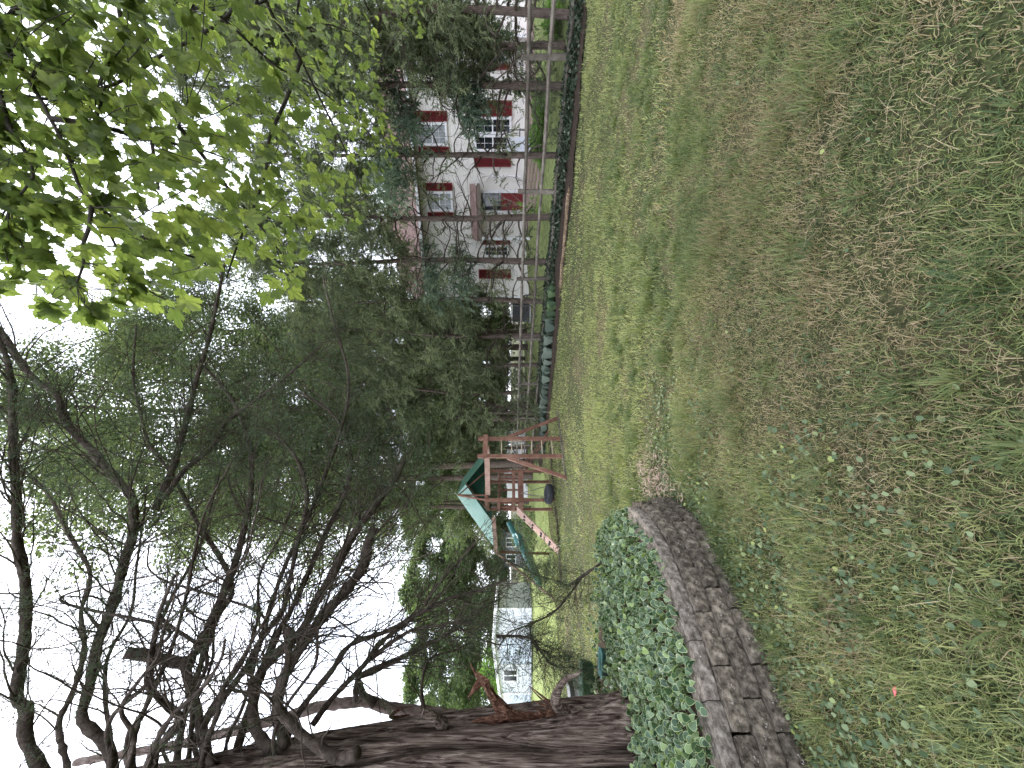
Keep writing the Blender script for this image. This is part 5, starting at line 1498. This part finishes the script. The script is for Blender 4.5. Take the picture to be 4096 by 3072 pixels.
# ================================================================== row of cedars along the fence
def cedar_proto(H, bare, nbr, dense, leafmat, seed, brlen=1.9, spr=5, dead=0.5, fdead=0.42):
    """trunk, branches with twigs, drooping foliage clumps"""
    global rng
    random.seed(seed); rng = np.random.default_rng(seed)
    root = empty('cedar_tree')
    ax_ = spline([(0, 0, -0.1), (random.uniform(-0.1, 0.1), random.uniform(-0.1, 0.1), H * 0.35), (random.uniform(-0.25, 0.25), random.uniform(-0.25, 0.25), H * 0.7), (random.uniform(-0.3, 0.3), random.uniform(-0.3, 0.3), H)], 0.25)
    fz = np.linspace(0, 1, len(ax_))
    r = 0.125 * (1 - 0.85 * fz) * (1 + 0.25 * (fbm(fz * 9, fz * 0 + seed) - 0.5)); r[0] *= 1.35
    mb = MB(); mb.tube(ax_, r, 10)
    mb.build('trunk', bark_row, root)
    bm = MB(); pts, dirs = [], []
    for b in range(nbr):
        f = bare + (0.97 - bare) * (b + random.random()) / nbr
        i = min(len(ax_) - 2, int(f * (len(ax_) - 1)))
        a = b * 2.4 + random.uniform(-0.5, 0.5)
        L = brlen * (1.15 - 0.85 * f) * random.uniform(0.6, 1.25)
        d = np.array((math.cos(a), math.sin(a), random.uniform(0.1, 0.7))); p = ax_[i].copy(); br = [p]
        m = 9
        for q in range(m):
            d = nrm(d + rng.normal(0, 0.17, 3) + np.array((0, 0, -0.12 if q < 6 else 0.05)))
            p = p + d * L / m; br.append(p)
        br = np.array(br)
        rad = np.linspace(0.038 * (1.2 - f), 0.009, len(br))
        bm.tube(br, rad, 5, cap=False)
        isdead = random.random() < (dead if f < fdead else dead * 0.15)
        tl = []
        twigs_from(br, rad, 5 if isdead else 4, L * 0.45, bm, -0.05, 3, 1, tl, 0.25, 0.28, 0.011 if isdead else 0.007)
        if not isdead:
            for t_, dd in tl:
                if random.random() < dense:
                    pts.append(t_); dirs.append(dd * np.array((1, 1, 0.4)) + np.array((0, 0, -0.35)))
            pts.append(br[-1]); dirs.append(d)
        else:
            for t_, dd in tl:
                if random.random() < dense * 0.05:
                    pts.append(t_); dirs.append(dd)
    bm.build('branch', twig_mat, root, kind='stuff')
    pts, dirs = np.array(pts), np.array(dirs)
    parts = []
    h = len(pts) // 2
    sprays_at(pts[:h], dirs[:h], spr - 1, (0.13, 0.13, 0.1), 1.0, SPRAY[0], parts, 0.75)
    sprays_at(pts[h:], dirs[h:], spr - 1, (0.13, 0.13, 0.1), 1.0, SPRAY[1], parts, 0.75)
    V, Fs, A = merge(parts)
    mesh_obj('foliage', V, Fs, leafmat, root, A, kind='stuff')
    return root
PA = cedar_proto(13.0, 0.1, 66, 0.5, cedar_leaf, 21, 2.2, 6, dead=1.0, fdead=0.46)     # sparse, mostly dead lower limbs
PB = cedar_proto(12.5, 0.1, 66, 0.62, cedar_leaf, 22, 2.2, 6, dead=0.9, fdead=0.24)    # full
PC = cedar_proto(12.0, 0.08, 62, 0.6, cedar_leaf, 23, 2.1, 6, dead=0.95, fdead=0.28)
used = {}
ROW = [  # yi, xi of the foot, behind the fence, prototype, height scale, yaw, label
    (60, 2250, 0.6, 'B', 0.80, 0.3, 'dense dark cedar at the right edge hanging over the fence'),
    (180, 2200, 1.5, 'B', 0.74, 1.9, 'dark cedar right of the house behind the first fence post'),
    (345, 2175, 1.2, 'A', 0.86, 2.0, 'ivy-clad cedar trunk before the right end of the house'),
    (622, 2165, 1.1, 'A', 0.80, 4.4, 'thin straight cedar trunk beside the paired house windows'),
    (868, 2150, 1.4, 'A', 0.95, 0.8, 'cedar with forking dead limbs in front of the house porch'),
    (1048, 2150, 1.0, 'A', 1.0, 3.3, 'cedar trunk just behind the third fence post'),
    (1207, 2120, 1.2, 'C', 0.95, 5.2, 'cedar beside the air conditioning unit'),
    (1340, 2112, 1.0, 'C', 1.0, 1.2, 'cedar directly behind the fourth fence post'),
    (1459, 2112, 1.3, 'B', 0.92, 2.6, 'cedar right of the fifth fence post'),
    (1567, 2110, 1.0, 'B', 1.0, 4.0, 'cedar left of the fifth fence post'),
    (1651, 2105, 1.2, 'C', 1.05, 0.2, 'cedar behind the right brace of the play set'),
    (1712, 2105, 1.6, 'B', 0.95, 5.5, 'cedar trunk just right of the play set ladder'),
    (1790, 2105, 2.2, 'B', 1.0, 3.0, 'shaded cedar seen through the play set ladder'),
    (1870, 2105, 2.6, 'C', 0.98, 1.5, 'cedar between ladder and tower of the play set'),
    (1965, 2105, 3.5, 'B', 0.92, 4.6, 'cedar directly behind the play set tower'),
]
for yi, xi, s, kind, hs, yaw, lab in ROW:
    k = (CY - yi) / FX       # where this line of sight meets the line s metres behind the fence
    O_ = fence_pt(0, s); dn = FN
    d = (O_ @ FN) / (k * FN[0] + FN[1])
    x, y = k * d, d
    proto = {'A': PA, 'B': PB, 'C': PC}[kind]
    o = proto if kind not in used else copy_tree(proto)
    used[kind] = 1
    o.location = (x, y, float(ground_z(x, y))); o.rotation_euler = (0, 0, yaw); o.scale = (hs * 1.02, hs * 1.02, hs)
    tag(o, lab, 'tree', 'cedars along the fence')

# hanging blue-green boughs on the right, in front of the house
bough = empty('cedar_bough', tuple(P(1900, 250, 11.0)))
tag(bough, 'heavy blue-green cedar bough drooping in front of the house gutter', 'bough')
random.seed(9); rng = np.random.default_rng(9)
bm = MB(); pts, dirs = [], []
for line in ([(1560, 60), (1650, 180), (1760, 290), (1850, 400), (1880, 500)], [(1500, 180), (1560, 330), (1600, 450), (1640, 540)], [(1620, 0), (1760, 120), (1900, 190), (1980, 230)], [(1700, 0), (1860, 60), (2000, 120)], [(1780, 280), (1860, 330), (1900, 420)],
             [(1720, 980), (1700, 1060), (1720, 1130), (1750, 1190)], [(1820, 990), (1850, 1090), (1840, 1200)], [(1540, 640), (1570, 720), (1560, 800)]):
    ds = np.linspace(11.4, 10.6, len(line)) if line[0][1] < 700 else np.linspace(15.0, 14.3, len(line))
    path = spline(np.array([P(a, b, d) for (a, b), d in zip(line, ds)]), 0.12)
    wb(MB().tube(path, np.linspace(0.03, 0.008, len(path)), 5), 'limb', twig_mat, bough, flat=False)
    for p in path:
        for q in range(4 if line[0][1] < 700 else 3):
            pts.append(p + rng.normal(0, (0.14, 0.18, 0.16))); dirs.append((-0.5, -0.3, -0.5))
parts = []; sprays_at(np.array(pts), np.array(dirs), 4, 0.12, 0.9, SPRAY[0], parts, 0.7)
V, Fs, A = merge(parts); mesh_obj('foliage', V - chain_loc(bough), Fs, cedar_blue, bough, A, kind='stuff')

# ================================================================== broadleaf trees
def broad_proto(H, R, nlimb, ncl, leafmat, seed, base=0.25, leaf=0.12, crad=0.5, per=34, trunk_r=0.22):
    global rng
    random.seed(seed); rng = np.random.default_rng(seed)
    root = empty('broadleaf_tree')
    ax_ = spline([(0, 0, -0.2), (0.15, 0.1, H * 0.3), (-0.2, 0.1, H * 0.6), (0.1, -0.1, H * 0.95)], 0.5)
    mb = MB(); mb.tube(ax_, np.linspace(trunk_r, 0.04, len(ax_)), 9); mb.build('trunk', bark_row, root)
    bm = MB(); nodes = []
    for b in range(nlimb):
        f = base + (0.97 - base) * (b + random.random()) / nlimb
        i = min(len(ax_) - 2, int(f * (len(ax_) - 1)))
        a = b * 2.4 + random.uniform(-0.6, 0.6)
        prof = math.sin(math.pi * min(1, (f - base) / (1 - base) * 0.85 + 0.18)) ** 0.7
        L = R * prof * random.uniform(0.75, 1.15) + 0.4
        d = np.array((math.cos(a), math.sin(a), random.uniform(0.2, 0.9))); p = ax_[i].copy(); br = [p]
        for q in range(7):
            d = nrm(d + rng.normal(0, 0.16, 3)); p = p + d * L / 7; br.append(p)
            if q > 1:
                nodes.append(p)
        br = np.array(br); bm.tube(br, np.linspace(0.07 * (1.2 - f), 0.012, 8), 5, cap=False)
        for q in range(4):
            i2 = random.randint(2, 6); d2 = nrm(rng.normal(0, 1, 3) + np.array((math.cos(a), math.sin(a), 0.2)))
            e = br[i2] + d2 * L * 0.35; bm.tube([br[i2], (br[i2] + e) / 2 + rng.normal(0, 0.05, 3), e], [0.02, 0.014, 0.006], 4, cap=False)
            nodes += [e, (e + br[i2]) / 2]
    bm.build('limb', bark_row, root, kind='stuff')
    nodes = np.array(nodes)
    base_m = make_cluster(per, crad, leaf, seed)
    idx = rng.integers(0, len(nodes), ncl)
    T = nodes[idx] + rng.normal(0, 0.3, (ncl, 3)) * np.array((1, 1, 0.7))
    a = rng.uniform(0, 6.28, ncl)
    R_ = np.stack([np.array((np.cos(a), -np.sin(a), 0 * a)), np.array((np.sin(a), np.cos(a), 0 * a)), np.array((0 * a, 0 * a, 1 + 0 * a))]).transpose(2, 0, 1) * rng.uniform(0.7, 1.35, ncl)[:, None, None]
    V, Fs, A = replicate(base_m[0], base_m[1], R_, T, rng.random(ncl))
    A = np.clip(A * 0.65 + np.repeat(rng.random(len(A) // 4), 4) * 0.4, 0, 1)
    mesh_obj('crown', V, Fs, leafmat, root, A, kind='stuff')
    return root
B1 = broad_proto(20.0, 4.6, 34, 1500, decid_leaf, 31, 0.22, 0.14, 0.55)
B2 = broad_proto(22.0, 4.0, 36, 1300, decid_leaf, 32, 0.25, 0.13, 0.5)
B3 = broad_proto(13.0, 4.2, 30, 1500, far_leaf, 33, 0.08, 0.2, 0.65, 30)
B4 = broad_proto(25.0, 5.2, 44, 1900, decid_leaf, 34, 0.3, 0.13, 0.5, 30, 0.2)
used = {}
for (x, y, pr_, sc, yaw, lab) in (
        (-1.4, 24.0, 'B4', 1.36, 0.6, 'tallest leafy tree, its crown filling the sky above the ladder'),
        (-5.2, 25.5, 'B4', 1.34, 2.7, 'very tall leafy tree rising above the play set tower'),
        (-9.2, 28.5, 'B4', 1.02, 5.5, 'very tall leafy tree at the edge of the open sky'),
        (3.6, 27.0, 'B4', 1.25, 4.4, 'very tall leafy tree rising between house corner and cedars'),
        (2.2, 33.0, 'B3', 0.9, 1.7, 'rounded tree low behind the air conditioning unit'),
        (5.8, 34.0, 'B3', 0.95, 3.1, 'rounded tree hidden behind the left end of the house'),
        (4.6, 30.5, 'B3', 0.8, 2.3, 'bushy tree filling the gap left of the house corner'),
        (-4.0, 36.0, 'B3', 0.85, 5.6, 'rounded tree behind the white board fence'),
        (-2.2, 24.0, 'B1', 1.05, 0.4, 'tall leafy tree rising behind the cedars above the play set ladder'),
        (-6.2, 26.0, 'B2', 1.08, 2.0, 'tall leafy tree rising behind the play set tower'),
        (2.6, 27.0, 'B1', 1.02, 3.5, 'tall leafy tree rising left of the house roof'),
        (-9.5, 31.0, 'B1', 0.86, 1.0, 'leafy tree standing left of and behind the teal canopy'),
        (7.5, 31.0, 'B2', 0.95, 5.0, 'leafy tree rising behind the house roof'),
        (14.0, 29.0, 'B1', 0.9, 4.0, 'leafy tree behind the right end of the house'),
        (19.5, 20.0, 'B2', 0.72, 0.7, 'leafy tree at the right edge beyond the house'),
        (-13.5, 42.0, 'B3', 1.10, 0.5, 'rounded far tree behind the grey cottage'),
        (-18.5, 44.0, 'B3', 1.03, 2.2, 'rounded far tree right of and behind the shed'),
        (-22.5, 42.0, 'B3', 1.10, 3.9, 'rounded far tree behind the shed doors'),
        (-27.5, 44.0, 'B3', 1.01, 5.1, 'rounded far tree behind the shed window'),
        (-32.5, 43.0, 'B3', 1.10, 1.4, 'rounded far tree above the white garage'),
        (-39.0, 46.0, 'B3', 1.0, 2.9, 'far tree behind the huge trunk at the left edge'),
        (-7.5, 45.0, 'B3', 1.0, 4.6, 'rounded far tree beyond the slide'),
        (-1.0, 46.0, 'B3', 1.05, 0.9, 'far tree glimpsed under the cedars beyond the play set')):
    pr2 = {'B1': B1, 'B2': B2, 'B3': B3, 'B4': B4}[pr_]
    o = pr2 if pr_ not in used else copy_tree(pr2); used[pr_] = 1
    o.location = (x, y, float(ground_z(x, y)) - 0.05); o.rotation_euler = (0, 0, yaw); o.scale = (sc, sc, sc)
    tag(o, lab, 'tree', 'background broadleaf trees')

# conifer with whorls of bare limbs standing behind the cedars
pine = empty('pine_tree', (-2.6, 29.5, 0.2))
tag(pine, 'dark tall pine with whorls of bare radiating limbs behind the cedars', 'tree')
random.seed(4); rng = np.random.default_rng(4)
mb = MB(); mb.tube([(0, 0, -0.2), (0.1, 0, 6), (0, 0.1, 12), (0, 0, 19)], [0.26, 0.2, 0.13, 0.03], 9); mb.build('trunk', bark_row, pine)
bm = MB(); pts, dirs = [], []
for z in np.arange(6, 18.6, 0.75):
    for q in range(7):
        a = q * 0.9 + z * 1.3 + random.uniform(-0.2, 0.2); L = 3.4 * (1.12 - z / 20) * random.uniform(0.8, 1.15)
        d = np.array((math.cos(a), math.sin(a), 0.12)); br = np.array([np.array((0, 0, z)) + d * L * f + np.array((0, 0, 0.25 * f * f * L * 0.5)) for f in np.linspace(0, 1, 6)])
        bm.tube(br, np.linspace(0.035, 0.01, 6), 5, cap=False)
        for f in np.linspace(0.45, 1, 9):
            p = br[0] + (br[-1] - br[0]) * f
            pts.append(p + rng.normal(0, 0.12, 3)); dirs.append(d + rng.normal(0, 0.4, 3))
bm.build('limb', twig_mat, pine, kind='stuff')
parts = []; sprays_at(np.array(pts), np.array(dirs), 2, 0.16, 1.25, SPRAY[0], parts, 0.7)
V, Fs, A = merge(parts); mesh_obj('foliage', V, Fs, dark_leaf, pine, A, kind='stuff')

# bright hedge conifer behind the shed
def bush(name, loc, sz, n, mat, label, cat='shrub', leaf=0.1, seed=1, group=None, crad=0.3):
    global rng
    rng = np.random.default_rng(seed)
    e = empty(name, loc); tag(e, label, cat, group)
    u = rdir(n, 0.2); u[:, 2] = np.abs(u[:, 2]); rr = rng.random(n) ** 0.4
    T = u * rr[:, None] * np.array(sz) + np.array((0, 0, 0.05))
    b = make_cluster(22, crad, leaf, seed)
    R_ = frames(rdir(n) * np.array((1, 1, 0.2))) * rng.uniform(0.7, 1.2, n)[:, None, None]
    V, Fs, A = replicate(b[0], b[1], R_, T)
    A = np.clip(A * 0.6 + np.repeat(rng.random(len(A) // 4), 4) * 0.45, 0, 1)
    mesh_obj('foliage', V, Fs, mat, e, A, kind='stuff')
    mb = MB()
    for q in range(7):
        a = q * 0.9; tip = np.array((math.cos(a) * sz[0] * 0.6, math.sin(a) * sz[1] * 0.6, sz[2] * 0.75))
        mb.tube(spline([(0, 0, -0.05), tip * 0.5 + (0, 0, sz[2] * 0.1), tip], 0.2), 0.012 + 0.01 * sz[2] * 0.3, 4, cap=False)
    mb.build('stem', twig_mat, e, kind='stuff')
    return e
bush('conifer_hedge', (-25.0, 33.5, 0), (2.6, 2.0, 4.6), 420, bright_leaf, 'bright green rounded conifer behind the white garage', 'hedge', 0.14, 41, None, 0.4)
bush('shrub', (-9.3, 24.5, 0), (1.6, 1.2, 1.5), 160, far_leaf, 'low green shrub right of the grey cottage', 'shrub', 0.1, 42)
for k, (xi, yi, d, s_, lab) in enumerate(((2175, 400, 12.6, 0.5, 'bright yellow-green plant behind the fence beside the ivy-clad trunk'), (2165, 475, 13.0, 0.45, 'bright yellow-green plant behind the fence below the right shutter'), (2160, 545, 13.4, 0.5, 'bright yellow-green plant behind the fence below the paired windows'),
                                         (2155, 600, 13.6, 0.4, 'small bright plant behind the fence beside the thin trunk'), (2195, 60, 10.2, 0.5, 'bright grassy plant behind the fence at the right edge'))):
    p = P(xi, yi, d); p[2] = float(ground_z(p[0], p[1]))
    bush('garden_plant', tuple(p), (s_, s_, s_ * 0.9), 40, bright_leaf, lab, 'plant', 0.11, 50 + k, 'bright plants behind the fence', 0.2)
# ivy climbing the right trunk and vine on the fence
for k, (xi0, xi1, yi, d, r_, n, mat, lab) in enumerate(((2010, 2190, 345, 11.2, 0.2, 320, cedar_leaf, 'leafy ivy sleeve around the cedar trunk before the house'), (2050, 2180, 850, 14.2, 0.35, 90, bright_leaf, 'light green vine climbing the fence before the porch'), (2105, 2190, 1040, 15.0, 0.2, 80, cedar_leaf, 'ivy at the foot of the trunk behind the third post'))):
    a, b = P(xi0, yi, d), P(xi1, yi, d); e = empty('climbing_vine', (b[0], b[1], float(ground_z(b[0], b[1])))); tag(e, lab, 'vine')
    f = rng.random(n); T = a + (b - a) * f[:, None] + rng.normal(0, r_ * 0.55, (n, 3)) * np.array((1, 1, 0.6))
    V, Fs, A = replicate(IVY_S[0], IVY_S[1], frames(rdir(n, -0.6), rng.normal(0, 0.6, n)) * rng.uniform(0.08, 0.14, n)[:, None, None], T)
    mesh_obj('foliage', V - chain_loc(e), Fs, mat, e, A, kind='stuff')
    mb = MB(); mb.tube(spline([b, (a + b) / 2 + (0.06, 0, 0), a], 0.1), 0.012, 5); wb(mb, 'stem', twig_mat, e, flat=False)
# leafless pale shrub before the porch
shr = empty('bare_shrub', tuple(np.array((*P(2100, 820, 15.2)[:2], 0.6)))); tag(shr, 'pale leafless shrub with red buds in front of the porch door', 'shrub')
bm = MB(); b0 = P(2110, 830, 15.2)
for q in range(11):
    e = P(random.uniform(1930, 2020), 740 + q * 24, 15.2 + random.uniform(-0.3, 0.3))
    path = spline([b0, (b0 + e) / 2 + rng.normal(0, 0.1, 3), e], 0.1); rad = np.linspace(0.014, 0.004, len(path))
    bm.tube(path, rad, 5, cap=False); twigs_from(path, rad, 4, 0.4, bm, 0.1, 3, 0)
wb(bm, 'stem', surf('pale_twig', [(0.3, (0.2, 0.16, 0.13)), (0.7, (0.36, 0.3, 0.25))], 9, coord='World'), shr, flat=False, kind='stuff')

# ================================================================== maple overhead
random.seed(14); rng = np.random.default_rng(14)
half = [(0.0, 0.0), (-0.03, 0.08), (-0.10, 0.20), (0.00, 0.24), (0.02, 0.34), (0.10, 0.31), (0.20, 0.40), (0.22, 0.52), (0.30, 0.45), (0.42, 0.50), (0.43, 0.40), (0.52, 0.36), (0.46, 0.27), (0.42, 0.20), (0.52, 0.21), (0.60, 0.24), (0.66, 0.17), (0.78, 0.16), (0.80, 0.09), (1.0, 0.0)]
ring = np.array(half + [(x, -y) for x, y in half[-2:0:-1]])
nr = len(ring)
cen = np.array((0.22, 0.0))
inn = cen + (ring - cen) * 0.5
P2 = np.vstack([ring, inn, cen[None]])
zz_ = 0.16 * np.abs(P2[:, 1]) - 0.22 * P2[:, 0] ** 2 + 0.02 * np.sin(P2[:, 0] * 9 + P2[:, 1] * 7)
MLV = np.c_[P2 - np.array((0.0, 0)), zz_]
ii = np.arange(nr); jj = (ii + 1) % nr
MLF = [np.stack([ii, jj, nr + jj, nr + ii], -1), np.stack([nr + ii, nr + jj, np.full(nr, 2 * nr)], -1)]
_tips_a = [0.0, 1.15, -1.15, 2.1, -2.1]
_ang = np.arctan2(P2[:, 1], P2[:, 0] + 0.02)
vein = np.clip(1 - np.min([np.abs(_ang - math.atan2(q[1], q[0])) for q in ((1, 0), (0.22, 0.52), (0.22, -0.52), (0.55, 0.3), (0.55, -0.3))], 0) / 0.16, 0, 1)
maple = empty('maple_tree', (4.9, 2.9, 0.0))
tag(maple, 'maple reaching in overhead from the right with translucent yellow-green leaves', 'tree')
wb(MB().tube(spline([(4.9, 2.9, -0.1), (4.85, 2.9, 1.5), (4.9, 2.95, 3.2), (5.0, 3.0, 6.5)], 0.2), np.linspace(0.17, 0.09, len(spline([(4.9, 2.9, -0.1), (4.85, 2.9, 1.5), (4.9, 2.95, 3.2), (5.0, 3.0, 6.5)], 0.2))), 14), 'trunk', maple_bark, maple, flat=False)
def cd(xi, zc):
    return float(np.clip(FX * (zc - EYE) / max(60.0, CX - xi), 1.25, 3.5))
mtw = MB(); nodes = []
def mbranch(px, zc, r0, r1, root=True):
    pts = [P(x, y, cd(x, zc)) for x, y in px]
    if root:
        pts = [np.array((4.88, 2.95, zc - 0.5)), (np.array((4.88, 2.95, zc - 0.5)) + pts[0]) / 2 + (0, 0, 0.15)] + pts
    path = spline(np.array(pts), 0.05)
    rad = np.linspace(r0, r1, len(path))
    mb = MB(); mb.tube(path, rad, 7); wb(mb, 'limb', maple_bark, maple, flat=False)
    for p in path[::2]:
        nodes.append(p)
    return path
S8 = lambda pts: [(x * 0.633, y * 0.633) for x, y in pts]
mbranch(S8([(-60, 200), (0, 280), (140, 440), (240, 600), (320, 750), (420, 950), (490, 1150), (580, 1310), (680, 1450), (790, 1659), (930, 1830), (1060, 1900)]), 2.95, 0.022, 0.003)
mbranch(S8([(1540, -80), (1500, 0), (1430, 110), (1250, 230), (1020, 350), (860, 460), (700, 540), (500, 600), (330, 630), (0, 580)]), 3.1, 0.02, 0.005)
mbranch(S8([(700, -90), (740, 0), (780, 180), (840, 370), (880, 500), (930, 700), (960, 900), (1000, 1200)]), 3.6, 0.03, 0.008)
mbranch(S8([(1640, -80), (1680, 0), (1740, 130), (1850, 290), (1950, 480), (2050, 680), (2150, 880), (2250, 1100), (2330, 1280)]), 2.75, 0.02, 0.004)
mbranch(S8([(1900, 380), (1820, 600), (1700, 880), (1680, 1080), (1600, 1320), (1500, 1550), (1430, 1760)]), 2.75, 0.011, 0.003, False)
mbranch(S8([(1260, -40), (1300, 20), (1500, 200), (1750, 420), (1960, 530), (2212, 720), (2350, 860)]), 2.9, 0.014, 0.004)
mbranch(S8([(320, 750), (600, 790), (900, 870), (1250, 940), (1450, 1010)]), 2.95, 0.009, 0.003, False)
mbranch(S8([(1130, 800), (1280, 980), (1450, 1200), (1700, 1500), (1850, 1700)]), 2.9, 0.009, 0.003, False)
mbranch(S8([(580, 1310), (560, 1450), (520, 1560), (530, 1659), (480, 1800)]), 2.9, 0.007, 0.003, False)
mbranch(S8([(1880, 60), (2100, 160), (2300, 250), (2420, 400)]), 2.7, 0.01, 0.003, True)
mbranch(S8([(580, 1310), (800, 1420), (1000, 1560), (1280, 1650), (1400, 1800)]), 2.9, 0.008, 0.003, False)
mbranch(S8([(0, 580), (60, 800), (160, 960), (210, 1120), (60, 1300)]), 2.8, 0.008, 0.003, False)
nodes = np.array(nodes)
POLY = [(-120, -120), (1330, -120), (1700, -40), (1710, 160), (1560, 120), (1500, 330), (1560, 480), (1600, 640), (1490, 740), (1440, 900), (1240, 930), (1180, 1160), (1060, 1190), (1040, 1030), (900, 1050), (760, 1150), (700, 1240), (560, 1210), (440, 1280), (150, 1240), (140, 1130), (260, 1060), (180, 1000), (100, 1110), (-120, 1170)]
cand = []
while len(cand) < 2450:
    x, y = random.uniform(-120, 1720), random.uniform(-120, 1290)
    if not in_poly(np.array([x]), np.array([y]), POLY)[0]:
        continue
    d = cd(x, random.choice((random.uniform(2.5, 3.1), random.uniform(2.8, 3.9))))
    if vnoise(x * 0.006, y * 0.006, 3.0) < 0.3 and random.random() < 0.55:
        continue
    if x < 800 and random.random() < 0.3:
        continue
    cand.append(P(x, y, d))
cand = np.array(cand); N = len(cand)
size = rng.uniform(0.042, 0.082, N)
to_cam = np.array((0, 0, EYE)) - cand; to_cam /= np.linalg.norm(to_cam, axis=1, keepdims=True)
Xd = np.stack([-0.8 + rng.normal(0, 0.6, N), rng.normal(-0.1, 0.6, N), -0.55 + rng.normal(0, 0.35, N)], -1)
Zh = -to_cam * 0.75 + np.array((0, 0, 0.75)) + rng.normal(0, 0.38, (N, 3))
R = frames(Xd, None, Zh) * size[:, None, None]
rnd = rng.random(N)
app = size / cand[:, 1]
order = np.argsort(-app * ((CX - (cand[:, 2] - EYE) / cand[:, 1] * FX) > -50))
keep = order[:300]; rest = order[300:]
vars_ = []
for q in range(6):
    W = MLV.copy(); W[:, 2] *= 0.6 + 0.25 * q; W[:, 1] *= 0.92 + 0.03 * q
    me = np_mesh('leaf', W, MLF, np.full(len(MLV), (q + 0.5) / 6)); set_attr(me, 'vein', vein); me.materials.append(maple_leaf_mat); vars_.append(me)
rootl = chain_loc(maple)
for a in keep:
    o = link('leaf', vars_[int(rnd[a] * 6)], maple)
    M_ = np.eye(4); M_[:3, :3] = R[a]; M_[:3, 3] = cand[a] - rootl
    o.matrix_local = Matrix(M_.tolist())
V, Fs, A = replicate(MLV, MLF, R[rest], cand[rest], rnd[rest])
o = mesh_obj('foliage', V - rootl, Fs, maple_leaf_mat, maple, A, kind='stuff'); set_attr(o.data, 'vein', np.tile(vein, len(rest)))
# petioles and twiglets from each leaf to the nearest limb
for a in range(N):
    dv = nodes - cand[a]; dist = np.linalg.norm(dv, axis=1); b = nodes[int(np.argmin(dist))]
    L = dist.min()
    if L < 0.11 or (L < 0.5 and random.random() < 0.16):
        mid = (cand[a] + b) / 2 + rng.normal(0, 0.06 * L + 0.004, 3)
        mtw.tube(spline([cand[a], mid, b], max(0.05, L / 6)), 0.0013 if L < 0.15 else 0.0019, 3, cap=False)
wb(mtw, 'twig', maple_bark, maple, flat=False, kind='stuff')
